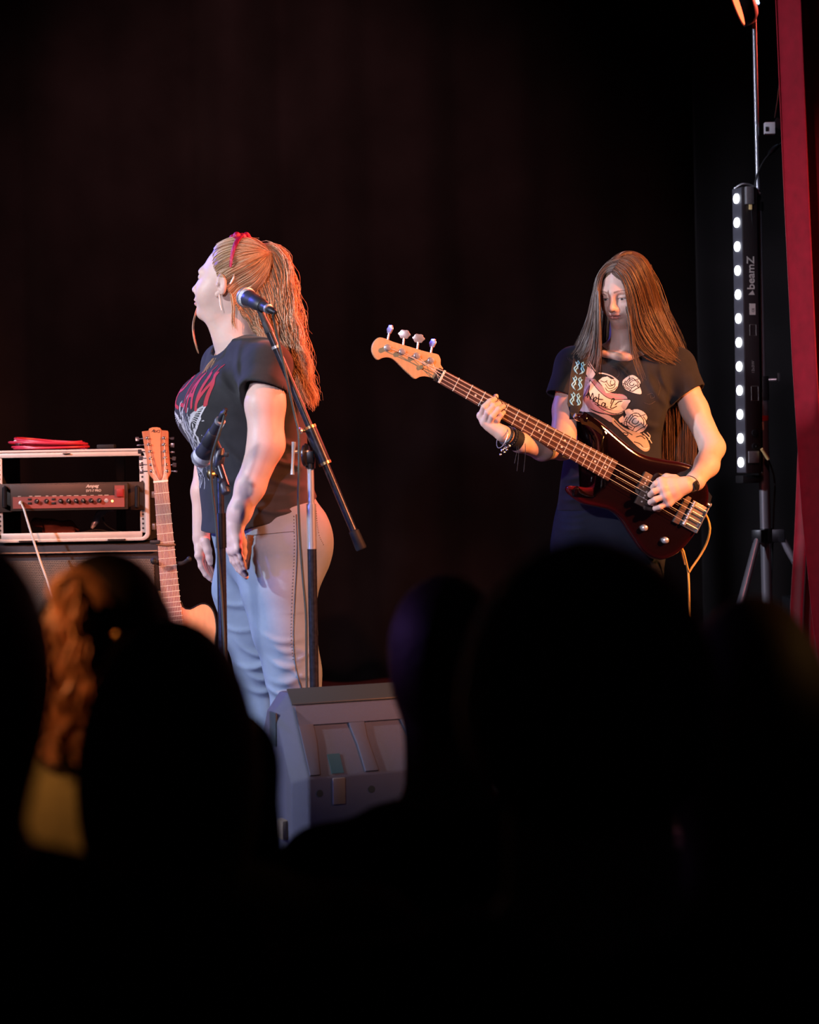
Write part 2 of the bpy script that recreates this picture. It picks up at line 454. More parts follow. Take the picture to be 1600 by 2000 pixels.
# ================================================================== THE SETTING
M['stage_wood'] = mat('stage_wood', (0.085, 0.022, 0.020), 0.42, 0, 0.4, noise=0.4, nscale=3, stretch=(1, 14, 1), bump=0.15, bscale=60)
M['hall_floor'] = mat('hall_floor', (0.03, 0.02, 0.016), 0.5, noise=0.3, nscale=6)
M['black_wall'] = mat('black_wall', (0.006, 0.006, 0.007), 0.9, noise=0.2)
M['black_cloth'] = mat('black_stage_cloth', (0.0105, 0.0088, 0.0094), 0.95, 0, 0.1, sheen=0.05, noise=0.35, nscale=3, bump=0.2, bscale=600)
M['red_velvet'] = mat('red_velvet', (0.27, 0.004, 0.016), 0.85, 0, 0.15, sheen=0.25, noise=0.18, nscale=30, bump=0.25, bscale=700)
HALL_Z = -0.62
mb = MB().box((0, 2.2, HALL_Z - 0.05), (12, 6.0, 0.1)); tag(mb.build('floor', M['hall_floor']), 'dark hall floor below the stage', kind='structure')
mb = MB().box((0, 7.85, -0.05), (12, 5.7, 0.1)); tag(mb.build('floor_stage', M['stage_wood'], bevel=0.004), 'dark red wooden stage floor', kind='structure')
mb = MB().box((0, 5.04, -0.36), (12, 0.06, 0.52)); tag(mb.build('trim_1', M['black_wall']), 'black stage front below the stage edge', kind='structure')
mb = MB().box((0, 10.72, 2.1), (12, 0.1, 5.6)); tag(mb.build('wall_back', M['black_wall']), 'black back wall behind the drapes', kind='structure')

def drape(name, x0, x1, z0, z1, yf, amp, freq, m, label, cat, n=260, rows=40, seed=1, edge=None, thick=True):
    """hanging cloth: x-range at every height may follow edge(z)->(x0,x1); real folds in depth"""
    r = np.random.default_rng(seed); ph = r.random(6) * 6.28; fq = freq * (0.6 + 0.8 * r.random(6)); am = amp * np.array([1, .6, .5, .35, .25, .2])
    s = np.linspace(0, 1, n); z = np.linspace(z0, z1, rows)
    Sg, Zg = np.meshgrid(s, z)
    X0, X1 = (np.full_like(Zg, x0), np.full_like(Zg, x1)) if edge is None else edge(Zg)
    w = np.abs(x1 - x0)
    hh = (Zg - z0) / (z1 - z0)
    d = sum(a * np.sin(f * Sg * w * 6.2832 + p + 0.5 * np.sin(2.2 * hh + p)) for a, f, p in zip(am, fq, ph))
    d = d * (1.0 - 0.35 * hh)
    Xg = X0 + (X1 - X0) * Sg + 0.25 * amp * np.sin(fq[2] * Sg * w * 6.28 + ph[3])
    Yg = yf + d
    vs = np.stack([Xg, Yg, Zg], -1).reshape(-1, 3)
    a = (np.arange(rows - 1)[:, None] * n + np.arange(n - 1)[None, :]).reshape(-1)
    fs = np.stack([a, a + 1, a + n + 1, a + n], 1)
    o = np_mesh(name, vs, fs, m)
    tag(o, label, cat)
    sm = o.modifiers.new('cloth_thickness', 'SOLIDIFY'); sm.thickness = 0.004
    return o
drape('backdrop_curtain', -3.2, 2.6, 0.004, 4.3, 10.12, 0.055, 1.9, M['black_cloth'], 'wide black pleated backdrop curtain behind both musicians', 'curtain', n=420, seed=4)
drape('wing_curtain', 1.16, 2.3, 0.004, 4.3, 8.55, 0.05, 3.0, M['black_cloth'], 'narrow black wing curtain behind the light stand', 'curtain', n=160, seed=9)
# red house curtain: left edge sweeps, read off the photo at its own depth
YR = 6.75
def xr(px): return (px - 800) * YR / F
eq = [P(a, b, YR) for a, b in ((1626, 1500), (1606, 1300), (1592, 1200), (1573, 1000), (1563, 850), (1554, 700), (1540, 400), (1523, 0), (1490, -900))]
ez = np.array([q.z for q in eq]); ex = np.array([q.x for q in eq])
drape('house_curtain', xr(1550), 2.35, -0.0 + 0.004, 4.3, YR, 0.032, 13.0, M['red_velvet'], 'bright red velvet house curtain sweeping down the right edge', 'curtain', n=420, rows=90, seed=3,
      edge=lambda z: (np.interp(z, ez, ex), np.full_like(z, 2.35) + 0 * z))
YR2 = 6.95
eq2 = [P(a, b, YR2) for a, b in ((1536, 1540), (1541, 1300), (1545, 1180), (1553, 1050), (1557, 950), (1561, 850), (1572, 700), (1600, -900))]
ez2 = np.array([q.z for q in eq2]); ex2 = np.array([q.x for q in eq2])
drape('house_curtain', (1560 - 800) * YR2 / F, 2.4, 0.004, 4.3, YR2, 0.025, 11.0, M['red_velvet'], 'darker red velvet curtain hanging just behind the bright red one', 'curtain', n=360, rows=70, seed=12,
      edge=lambda z: (np.interp(z, ez2, ex2), np.full_like(z, 2.4)))
# ================================================================== PEOPLE (shared)
M['skin'] = mat('skin', (0.62, 0.40, 0.31), 0.48, 0, 0.35, vcol=True, sss=0.12, bump=0.04, bscale=900)
M['hair'] = mat('hair_strands', (0.3, 0.16, 0.08), 0.38, 0, 0.5, vcol=True)
SKIN = np.array((0.64, 0.42, 0.33))
def add_head(S, fr, low=1.0, ears=True):
    lz = lambda c: (c[0], c[1], c[2] * low if c[2] < 0 else c[2])
    E = lambda c, r, k=0.01, mode='u', R=None: S.ell(lz(c), r, k, mode, fr, R)
    E((-0.018, 0, 0.038), (0.094, 0.073, 0.084), 0.01)
    E((0.028, 0, -0.012), (0.064, 0.0625, 0.086), 0.03)
    E((0.030, 0, -0.070), (0.052, 0.046, 0.042), 0.035)
    E((0.071, 0, -0.099), (0.017, 0.020, 0.016), 0.028)
    E((0.052, 0.036, -0.036), (0.030, 0.022, 0.028), 0.028); E((0.052, -0.036, -0.036), (0.030, 0.022, 0.028), 0.028)
    E((0.080, 0, 0.016), (0.014, 0.046, 0.012), 0.022)
    for s in (1, -1):
        E((0.104, s * 0.031, -0.004), (0.020, 0.019, 0.013), 0.016, 's')
        E((0.0735, s * 0.0305, -0.005), (0.0135, 0.0150, 0.0125), 0.004)
        # upper lid folds over the ball
        E((0.0765, s * 0.0305, 0.0015), (0.0125, 0.0170, 0.0085), 0.004)
        E((0.0745, s * 0.0310, -0.0145), (0.0115, 0.0165, 0.0050), 0.006)
        E((0.096, s * 0.0115, -0.0425), (0.010, 0.0075, 0.0075), 0.006)
    S.cone((0.086, 0, 0.012), (0.104, 0, -0.030 * low), 0.0075, 0.0095, 0.014, 'u', fr)
    E((0.108, 0, -0.0375), (0.0105, 0.0105, 0.0090), 0.008)
    for s in (1, -1): E((0.106, s * 0.0065, -0.0475), (0.006, 0.0032, 0.0028), 0.003, 's')
    E((0.0870, 0, -0.060), (0.013, 0.024, 0.013), 0.014)
    E((0.0935, 0, -0.0650), (0.0100, 0.0215, 0.0052), 0.005)
    E((0.0915, 0, -0.0755), (0.0100, 0.0190, 0.0062), 0.006)
    E((0.1030, 0, -0.0700), (0.0110, 0.0230, 0.0013), 0.003, 's')
    if ears:
        for s in (1, -1):
            c, n = math.cos(0.25), math.sin(0.25)
            R = np.array([[c, 0, n], [0, 1, 0], [-n, 0, c]]) @ np.array([[math.cos(s * 0.35), math.sin(s * 0.35), 0], [-math.sin(s * 0.35), math.cos(s * 0.35), 0], [0, 0, 1]])
            E((-0.008, s * 0.075, -0.006), (0.018, 0.0085, 0.030), 0.006, 'u', R)
            E((-0.006, s * 0.084, -0.002), (0.0105, 0.0070, 0.020), 0.003, 's', R)
            E((0.002, s * 0.076, -0.010), (0.0055, 0.0065, 0.0065), 0.004, 'u', R)
            E((0.001, s * 0.073, -0.036), (0.0080, 0.0055, 0.0085), 0.006)
def loc_of(v, fr): return ((v - fr.o) @ fr.R) / fr.s
def face_cols(v, fr, skin=SKIN, hairc=(0.2, 0.1, 0.05), brow=(0.16, 0.08, 0.045), lip=(0.55, 0.20, 0.18), gaze=(0, 0), hairline=None, lid=0.0, low=1.0):
    c = np.tile(np.array(skin, float), (len(v), 1)); q = loc_of(v, fr); x, y, z = q.T; z = np.where(z < 0, z / low, z)
    def put(mk, col, w=1.0):
        c[mk] = c[mk] * (1 - w) + np.array(col) * w
    m = (((x - 0.052) / 0.03) ** 2 + ((np.abs(y) - 0.04) / 0.022) ** 2 + ((z + 0.036) / 0.024) ** 2 < 1) & (x > 0.05); put(m, (0.66, 0.33, 0.27), 0.35)
    m = (x > 0.085) & (np.abs(y) < 0.0215) & (z > -0.0820) & (z < -0.0605) & (np.abs(z + 0.0708) < 0.0115 * np.sqrt(np.maximum(0, 1 - (y / 0.0225) ** 2))); put(m, lip, 0.75)
    m = (x > 0.085) & (np.abs(y) < 0.0215) & (np.abs(z + 0.0700 + 0.03 * y * y * 10) < 0.0011); put(m, (0.20, 0.06, 0.05), 0.8)
    ay = np.abs(y)
    # brow
    bz = 0.0180 + 0.0045 * np.sin(np.clip((ay - 0.012) / 0.034, 0, 1) * 2.4)
    m = (x > 0.05) & (ay > 0.012) & (ay < 0.047) & (np.abs(z - bz) < 0.0027 * (1.15 - (ay - 0.012) / 0.05)); put(m, brow, 0.7)
    # eyes: almond opening on the ball
    ec = 0.0305; ez = -0.0062; a = (ay - ec) / 0.0135
    up = 0.0052 * (1 - a * a) * (1 - lid); dn = 0.0044 * (1 - a * a)
    eye = (x > 0.06) & (np.abs(a) < 1) & (z < ez + up) & (z > ez - dn)
    put(eye, (0.62, 0.60, 0.60))
    gy = y - np.sign(y) * ec - gaze[0]; gz = z - ez - gaze[1]; rr = np.sqrt(gy ** 2 + gz ** 2)
    put(eye & (rr < 0.0056), (0.10, 0.09, 0.08)); put(eye & (rr < 0.0026), (0.01, 0.01, 0.01))
    lash = (x > 0.06) & (np.abs(a) < 1.12) & (np.abs(z - (ez + 0.0052 * (1 - np.clip(a, -1, 1) ** 2) * (1 - lid) + 0.0006)) < 0.0011); put(lash, (0.04, 0.025, 0.02), 0.9)
    lash2 = (x > 0.06) & (np.abs(a) < 1.0) & (np.abs(z - (ez - dn - 0.0004)) < 0.0006); put(lash2, (0.2, 0.1, 0.08), 0.55)
    if hairline is not None:
        put(hairline(x, y, z), hairc, 1.0)
    return c
def hand(S, wrist, knuckles, fingers, thumb, wr=0.024, kr=0.011, fr_=0.0082):
    """palm is webbed from wrist to the four knuckles; fingers = lists of joints starting at the knuckle; thumb from palm side"""
    w = Vector(wrist)
    for i, kn in enumerate(knuckles):
        S.cone(w.lerp(Vector(kn), 0.12), kn, wr * 0.72, kr * 1.12, 0.012)
    for i in range(len(knuckles) - 1):
        a, b = Vector(knuckles[i]), Vector(knuckles[i + 1])
        S.cone(a, b, kr * 1.02, kr * 1.02, 0.008); S.cone(a.lerp(w, 0.4), b.lerp(w, 0.4), kr * 1.15, kr * 1.15, 0.01)
    for i, f in enumerate(fingers):
        sc = (1.0, 1.02, 0.98, 0.86)[i]
        r = [fr_ * sc * q for q in (1.14, 1.06, 0.98, 0.84)][:len(f)]
        for j in range(len(f) - 1): S.cone(f[j], f[j + 1], r[j], r[j + 1], 0.0035)
    r = [fr_ * q for q in (1.7, 1.35, 1.12, 0.95)][:len(thumb)]
    for j in range(len(thumb) - 1): S.cone(thumb[j], thumb[j + 1], r[j], r[j + 1], 0.007)
def bounds(pts, pad):
    p = np.array([tuple(q) for q in pts]); return p.min(0) - pad, p.max(0) + pad
def wrinkle(S, lo, hi, specs):
    """soft cloth folds: specs (centre point, axis across the fold, along axis, half width, half length, height)"""
    for c, ac, al, w, l, h in specs:
        c = Vector(c); ac = Vector(ac).normalized(); al = Vector(al); al = (al - ac * al.dot(ac)).normalized(); R = l + 4 * w
        def fn(x, y, z, c=c, ac=ac, al=al, w=w, l=l, h=h):
            dx, dy, dz = x - c.x, y - c.y, z - c.z
            a = dx * ac.x + dy * ac.y + dz * ac.z; b = dx * al.x + dy * al.y + dz * al.z
            n2 = dx * dx + dy * dy + dz * dz - a * a - b * b
            a = a - 0.25 * b * b / l
            return -h * np.exp(-(a / w) ** 2 - (b / l) ** 2 - n2 / (l * l)) * (1 - 0.6 * (a / w))
        S.field((c.x - R, c.y - R, c.z - R), (c.x + R, c.y + R, c.z + R), fn, 0, 'add')
def decal(name, tree, o, xd, yd, nd, w, h, step, paint, m, parent, lift=0.0012, reach=0.3):
    """flat print laid on a cloth surface: paint(u, v) -> (rgb, alpha mask) on a fine grid, dropped on the cloth along -nd"""
    nu, nv = int(w / step) + 1, int(h / step) + 1
    u = np.linspace(0, w, nu); v = np.linspace(0, h, nv); U, Vv = np.meshgrid(u, v, indexing='ij')
    rgb, al = paint(U, Vv)
    need = np.zeros((nu, nv), bool); f = al[:-1, :-1]
    need[:-1, :-1] |= f; need[1:, :-1] |= f; need[:-1, 1:] |= f; need[1:, 1:] |= f
    idx = np.full((nu, nv), -1, np.int64); vs = []; cs = []
    xd, yd, nd = Vector(xd).normalized(), Vector(yd).normalized(), Vector(nd).normalized(); o = Vector(o)
    for i, j in np.argwhere(need):
        p = o + xd * U[i, j] + yd * Vv[i, j] + nd * reach
        hit, nrm, _, _ = tree.ray_cast(p, -nd, reach * 2)
        if hit is None: continue
        if nrm.dot(nd) < 0: nrm = -nrm
        if nrm.dot(nd) < 0.12: continue
        idx[i, j] = len(vs); vs.append(hit + nrm * lift); cs.append(rgb[i, j])
    q = np.stack([idx[:-1, :-1], idx[1:, :-1], idx[1:, 1:], idx[:-1, 1:]], -1)[f]
    q = q[(q >= 0).all(1)]
    return np_mesh(name, np.array([tuple(p) for p in vs]), q, m, parent, True, np.array(cs))
class Ink:
    """tiny painter for prints: shapes in metres on a (u, v) grid"""
    def __init__(s, U, Vv): s.U, s.V = U, Vv; s.rgb = np.zeros(U.shape + (3,)); s.al = np.zeros(U.shape, bool)
    def put(s, m, col): s.rgb[m] = col; s.al |= m
    def dist(s, pts, n=40):
        c = crom([(a, b, 0) for a, b in pts], n)[:, :2]; d = np.full(s.U.shape, 9.0)
        for a, b in zip(c[:-1], c[1:]):
            e = b - a; L = e @ e + 1e-12
            t = np.clip(((s.U - a[0]) * e[0] + (s.V - a[1]) * e[1]) / L, 0, 1)
            d = np.minimum(d, np.hypot(s.U - a[0] - t * e[0], s.V - a[1] - t * e[1]))
        return d
    def stroke(s, pts, w, col, n=40): s.put(s.dist(pts, n) < w / 2, col)
    def poly(s, pts, col, smooth=True, hole=False):
        p = list(pts)
        c = crom([(a, b, 0) for a, b in p + [p[0]]], 80)[:, :2] if smooth else np.array(p + [p[0]])
        ins = np.zeros(s.U.shape, bool)
        for (x0, y0), (x1, y1) in zip(c[:-1], c[1:]):
            if y0 == y1: continue
            m = ((y0 > s.V) != (y1 > s.V)) & (s.U < (x1 - x0) * (s.V - y0) / (y1 - y0) + x0); ins ^= m
        s.put(ins, col)
        return ins
M['print'] = mat('shirt_print', (0.5, 0.5, 0.5), 0.7, 0, 0.2, vcol=True)
# ================================================================== SINGER (side view, faces the left edge)
YS = 6.0
sg = thing('person', 'singer in black printed T-shirt and light blue jeans, long wavy ponytail, arms hanging', 'person', (P(540, 1640, YS).x, YS, 0.0))
SF = V(-math.cos(math.radians(24)), -math.sin(math.radians(24)), 0)          # chest direction
SL = V(0, 0, 1).cross(SF)                                                     # her left = towards the camera
hs = head_frame(P(453, 553, YS - 0.005), V(-math.cos(math.radians(22)) * 0.978, math.sin(math.radians(22)) * 0.978, 0.208), 0.0, 1.0)
B = Sdf()
add_head(B, hs)
# neck
B.cone(P(462, 600, YS), P(478, 700, YS + 0.0), 0.056, 0.062, 0.03)
B.cone(P(425, 625, YS - 0.0), P(455, 690, YS), 0.030, 0.045, 0.03)
# shoulders under the shirt and near arm
sh = P(528, 712, YS - 0.17)
armL = [sh, P(518, 790, YS - .215), P(520, 868, YS - .235), P(489, 950, YS - .235), P(468, 1000, YS - .235), P(460, 1022, YS - .235)]
B.cone(P(475, 705, YS), sh, 0.045, 0.040, 0.02)
B.limb(armL, [0.044, 0.0520, 0.0475, 0.0385, 0.0300, 0.0265], 0.02)
YH = YS - 0.235
kn = [P(449, 1072, YH + 0.018), P(452, 1076, YH - 0.002), P(458, 1077, YH - 0.020), P(465, 1073, YH - 0.034)]
fg = [pix([(449, 1072, YH + 0.018), (455, 1095, YH + .019), (466, 1112, YH + .020), (477, 1124, YH + .021)]),
      pix([(452, 1076, YH - 0.002), (460, 1099, YH - .002), (471, 1116, YH + .0), (481, 1127, YH + .003)]),
      pix([(458, 1077, YH - 0.020), (466, 1097, YH - .021), (474, 1112, YH - .018), (481, 1122, YH - .014)]),
      pix([(465, 1073, YH - 0.034), (471, 1089, YH - .036), (476, 1101, YH - .033), (480, 1110, YH - .029)])]
hand(B, P(458, 1026, YH), kn, fg, pix([(468, 1042, YH + .016), (474, 1060, YH + .026), (476, 1078, YH + .030), (476, 1090, YH + .030)]), 0.027, 0.0100, 0.0080)
# far arm
YF_ = YS + 0.15
armR = [P(440, 715, YS + 0.15), P(425, 800, YS + .2), P(412, 880, YS + .21), P(398, 960, YF_ + .02), P(393, 1045, YF_)]
B.limb(armR, [0.052, 0.048, 0.044, 0.034, 0.025], 0.02)
hand(B, P(393, 1050, YF_), [P(389, 1085, YF_ - .02), P(394, 1090, YF_), P(399, 1092, YF_ + .02), P(404, 1090, YF_ + .035)],
     [pix([(389, 1085, YF_ - .02), (393, 1106, YF_ - .02), (402, 1122, YF_ - .018), (411, 1131, YF_ - .015)]),
      pix([(394, 1090, YF_), (399, 1112, YF_), (408, 1126, YF_), (416, 1134, YF_)]),
      pix([(399, 1092, YF_ + .02), (404, 1112, YF_ + .02), (411, 1124, YF_ + .02), (417, 1132, YF_ + .02)]),
      pix([(404, 1090, YF_ + .035), (409, 1105, YF_ + .035), (414, 1115, YF_ + .035), (418, 1122, YF_ + .035)])],
     pix([(401, 1058, YF_ - .03), (406, 1075, YF_ - .035), (409, 1090, YF_ - .035), (411, 1100, YF_ - .033)]), 0.025, 0.011, 0.0082)
# trunk and legs inside the clothes
def ring(py, px, f, l, Y): q = P(px, py, Y); return (q.z, q.x, q.y, f, l)
TOR = [(1040, 520, .165, .185), (1000, 516, .160, .180), (930, 498, .146, .165), (860, 488, .150, .165), (800, 481, .158, .172), (740, 481, .128, .176), (700, 490, .088, .160), (672, 487, .060, .110)]
B.zloft([ring(a, b, f - .014, l - .014, YS) for a, b, f, l in TOR], SF, 0.03)
legN = [P(535, 1040, YS - .09), P(548, 1150, YS - .10), P(566, 1300, YS - .10), P(590, 1440, YS - .09), P(602, 1590, YS - .08)]
legFr = [P(490, 1040, YS + .09), P(478, 1150, YS + .09), P(512, 1300, YS + .08), P(522, 1440, YS + .08), P(532, 1595, YS + .08)]
B.limb(legN, [0.07, 0.06, 0.04, 0.034, 0.03], 0.03); B.limb(legFr, [0.07, 0.06, 0.04, 0.034, 0.03], 0.03)
lo, hi = bounds([P(340, 455, 5.72), P(660, 1640, 6.3)], 0.02)
cut1 = P(480, 672, YS).z
v1 = B.mesh((hs.o[0] - .14, hs.o[1] - .14, cut1 - .02), (hs.o[0] + .16, hs.o[1] + .14, hs.o[2] + .15), 0.0017)
hb = bounds([p for f in fg for p in f] + [P(457, 1012, YH)], 0.035); v2 = B.mesh(hb[0], hb[1], 0.0020)
hb2 = bounds([P(380, 1040, YF_ - .05), P(425, 1140, YF_ + .06)], 0.02); v3 = B.mesh(hb2[0], hb2[1], 0.0022)
v4 = B.mesh((lo[0], lo[1], 0.05), (hi[0], hi[1], cut1), 0.005)
def drop(vf, boxes):
    v, f = vf; c = v[f].mean(1); keep = np.ones(len(f), bool)
    for b0, b1 in boxes: keep &= ~((c > b0 + .006) & (c < b1 - .006)).all(1)
    return v, f[keep]
v4 = drop(v4, [hb, hb2])
bv, bf = merge(v1, v2, v3, v4)
HC_S = (0.38, 0.21, 0.11)
hl_s = lambda x, y, z: ((x < 0.012 + 0.55 * (z - 0.012)) & (z > 0.012)) | ((x < -0.030) & (z > -0.045 + 0.6 * (x + 0.030)))
cols = face_cols(bv, hs, (0.66, 0.45, 0.37), HC_S, brow=(0.35, 0.2, 0.12), hairline=hl_s, lid=0.2)
body = np_mesh('body', bv, bf, M['skin'], sg, True, cols)
# ---- T-shirt
M['tee_s'] = mat('washed_black_cotton', (0.026, 0.026, 0.028), 0.85, 0, 0.2, noise=0.22, nscale=25, bump=0.12, bscale=900, sheen=0.08)
T = Sdf()
TOR2 = [(1050, 517, .172, .192), (1038, 515, .170, .190), (1005, 513, .164, .184), (960, 502, .155, .174), (930, 497, .151, .169), (860, 487, .156, .170), (800, 480, .163, .176), (740, 481, .133, .181), (700, 489, .094, .168), (668, 487, .066, .118)]
T.zloft([ring(a, b, f, l, YS) for a, b, f, l in TOR2], SF, 0.02, p=2.2)
bu = P(398, 792, YS)
T.ell(Vector(bu) + SL * .07 + SF * -0.004 + V(0, 0, -.012), (.062, .070, .078), .06); T.ell(Vector(bu) - SL * .07 + SF * -0.004 + V(0, 0, -.012), (.062, .070, .078), .06)
T.cone(P(470, 690, YS), P(524, 714, YS - .150), 0.060, 0.060, 0.03)
T.cone(P(524, 716, YS - .160), P(515, 760, YS - .21), 0.061, 0.0655, 0.03)
T.cone(P(455, 700, YS + .02), P(440, 715, YS + .15), 0.062, 0.064, 0.03); T.cone(P(440, 715, YS + .15), P(428, 780, YS + .2), 0.062, 0.062, 0.03)
# openings: neck, sleeves, hem
T.cone(P(441, 620, YS), P(446, 655, YS), 0.075, 0.071, 0.006, 's')
ad = (P(514, 800, YS - .228) - P(518, 752, YS - .205)).normalized()
T.cone(P(518, 752, YS - .205) + ad * 0.035, P(514, 820, YS - .232), 0.062, 0.066, 0.004, 's')
def cutoff(c, n, R, S, off=0.0):
    c0 = Vector(c); n = Vector(n).normalized(); c = c0 + n * (R * 0.72) + V(0, off, 0)
    def fn(x, y, z): 
        d = (x - c0.x) * n.x + (y - c0.y) * n.y + (z - c0.z) * n.z
        r = np.sqrt((x - c.x) ** 2 + (y - c.y) ** 2 + (z - c.z) ** 2) - R
        return np.maximum(-d, r)
    S.field((c.x - R, c.y - R, c.z - R), (c.x + R, c.y + R, c.z + R), fn, 0.003, 's')
cutoff(P(517, 762, YS - .212), ad + V(-0.20, 0, 0.02), 0.092, T, -.028)
# slanting hem: higher at the back
hc = P(515, 940, YS); hq = [P(a, b, YS) for a, b in ((380, 1036), (440, 1038), (480, 1034), (540, 1018), (580, 1003), (600, 990), (617, 972), (640, 948))]; hem_x = [q.x for q in hq]; hem_z = [q.z for q in hq]
def hemfn(x, y, z):
    return z - np.interp(x, hem_x, hem_z) + 0.003 * np.sin(38 * x + 22 * y)
T.field((lo[0] - .1, 5.5, 0.7), (hi[0] + .1, 6.6, hc.z + .03), hemfn, 0.004, 's')
sd = SL
wr = []
for (px, py, ax, al, w, l, h) in [(560, 905, (0.3, 0, 1), (1, 0, -.35), .010, .07, .008), (592, 915, (0.4, 0, 1), (1, 0, -.5), .010, .05, .007), (560, 945, (.25, 0, 1), (1, 0, -.25), .011, .08, .006),
                                  (520, 995, (.3, 0, 1), (1, 0, -.35), .008, .09, .006), (470, 900, (.6, 0, .8), (-.8, 0, .6), .012, .09, .007), (440, 940, (.5, 0, .8), (-.8, 0, .5), .012, .08, .007), (575, 870, (.2, 0, 1), (1, 0, -.2), .010, .05, .010),
                                  (468, 735, (1, 0, .25), (.25, 0, -1), .010, .08, .008), (440, 745, (1, 0, .5), (.5, 0, -1), .012, .09, .006), (420, 730, (1, 0, .6), (.6, 0, -1), .012, .07, .006), (470, 960, (.4, 0, 1), (1, 0, -.4), .010, .10, .006)]:
    wr.append((P(px, py, YS - 0.16), ax, al, w, l, h))
wrinkle(T, lo, hi, wr)
tv, tf = T.mesh((lo[0] - .02, lo[1] - .1, P(500, 1065, YS).z), (hi[0], hi[1] + .08, P(500, 640, YS).z), 0.0034)
shirt = np_mesh('t_shirt', tv, tf, M['tee_s'], sg); shirt['label'] = 'washed black short-sleeved T-shirt with red and white chest print'
# print: dripping red letters over a grey-white engraving
def paint_s(U, Vv):
    I = Ink(U, Vv); r = np.random.default_rng(3)
    W_, H_ = 0.30, 0.36
    g = (0.62, 0.62, 0.64)
    for i in range(46):                                                   # tangled pale figure
        x = 0.15 + r.normal() * 0.05; y = 0.06 + 0.17 * r.random(); a = r.normal() * .5
        L = .02 + .035 * r.random()
        I.stroke([(x, y), (x + L * math.sin(a) + .006, y + L * .5), (x + 1.4 * L * math.sin(a), y + L)], .0035 + .006 * r.random(), tuple(np.array(g) * (.55 + .5 * r.random())), 14)
    for i in range(30):
        x = 0.15 + r.normal() * 0.035; y = 0.01 + 0.10 * r.random()
        I.stroke([(x, y + .03), (x + r.normal() * .006, y + .015), (x + r.normal() * .01, y)], .002 + .004 * r.random(), tuple(np.array(g) * (.5 + .5 * r.random())), 10)
    for i in range(60):                                                   # dark engraving lines inside
        x = 0.15 + r.normal() * 0.05; y = 0.04 + 0.19 * r.random()
        I.put(I.al & (I.dist([(x, y), (x + .008 * r.normal(), y + .012), (x + .014 * r.normal(), y + .024)], 8) < .0012), (.06, .06, .07))
    for s in (-1, 1):                                                     # spread wings
        for j in range(9):
            x0 = .15 + s * (.03 + .004 * j); I.stroke([(x0, .17 + .006 * j), (x0 + s * .03, .20 + .004 * j), (x0 + s * .055, .19 + .007 * j)], .0032, tuple(np.array(g) * (.6 + .4 * r.random())), 12)
    for i in range(40):
        x = .15 + (.075 + .05 * r.random()) * (1 if r.random() < .5 else -1); y = .07 + .14 * r.random()
        I.put((U - x) ** 2 + (Vv - y) ** 2 < (.0012 + .0012 * r.random()) ** 2, (.55, .55, .57))
    red = (0.42, 0.035, 0.05)
    def L_(segs, x):
        for sgm in segs: I.stroke([(x + a, .245 + b) for a, b in sgm], .0105, red, 16)
    # ragged capitals: N A I L with pointed drips
    L_([[(0, 0), (0, .085)], [(0, .08), (.028, .005)], [(.028, -.012), (.028, .085)]], .035)
    L_([[(0, -.006), (.017, .085)], [(.017, .085), (.034, -.016)], [(.008, .028), (.028, .028)]], .082)
    L_([[(0, -.010), (0, .095)]], .140)
    L_([[(0, .085), (0, 0)], [(0, 0), (.026, .004)]], .165)
    L_([[(.028, .085), (.004, .078), (.004, .05), (.028, .038), (.026, .006), (.0, -.004)]], .212)
    for x in (.035, .063, .116, .14, .24): I.stroke([(x, .26), (x + .004, .31), (x + .01, .352)], .005, red, 10)
    return I.rgb, I.al
tree = bvh(tv, tf)
pr_o = P(392, 800, YS); xdir = -SL; 
o0 = Vector(pr_o) + SF * 0.05 + SL * 0.185 + V(0, 0, -0.235)
decal('shirt_print', tree, o0, xdir, V(0, 0, 1), SF, 0.30, 0.37, 0.0012, paint_s, M['print'], sg, 0.0010, 0.30)['label'] = 'red ragged lettering above a grey-white engraving'
# ---- jeans
M['denim_s'] = mat('light_denim', (0.30, 0.38, 0.46), 0.85, 0, 0.2, noise=0.16, nscale=9, bump=0.25, bscale=1400, vcol=True)
J = Sdf()
HIP = [(1165, 538, .045, .10), (1140, 538, .105, .150), (1110, 537, .138, .178), (1060, 530, .157, .188), (1010, 520, .160, .181), (985, 512, .152, .174), (950, 503, .140, .160), (925, 498, .125, .145)]
J.zloft([ring(a, b, f, l, YS) for a, b, f, l in HIP], SF, 0.02)
J.ell(P(587, 1055, YS - .075), (.078, .083, .085), .06); J.ell(P(577, 1055, YS + .075), (.078, .083, .085), .06)
J.limb([P(545, 1080, YS - .085), P(545, 1150, YS - .095), P(556, 1230, YS - .10), P(572, 1310, YS - .10), P(584, 1400, YS - .095), P(592, 1590, YS - .085)], [.108, .094, .079, .068, .066, .062], .05)
J.limb([P(502, 1060, YS + .09), P(484, 1150, YS + .09), P(496, 1230, YS + .085), P(512, 1310, YS + .085), P(522, 1400, YS + .085), P(532, 1590, YS + .085)], [.10, .090, .077, .066, .062, .060], .05)
jw = []
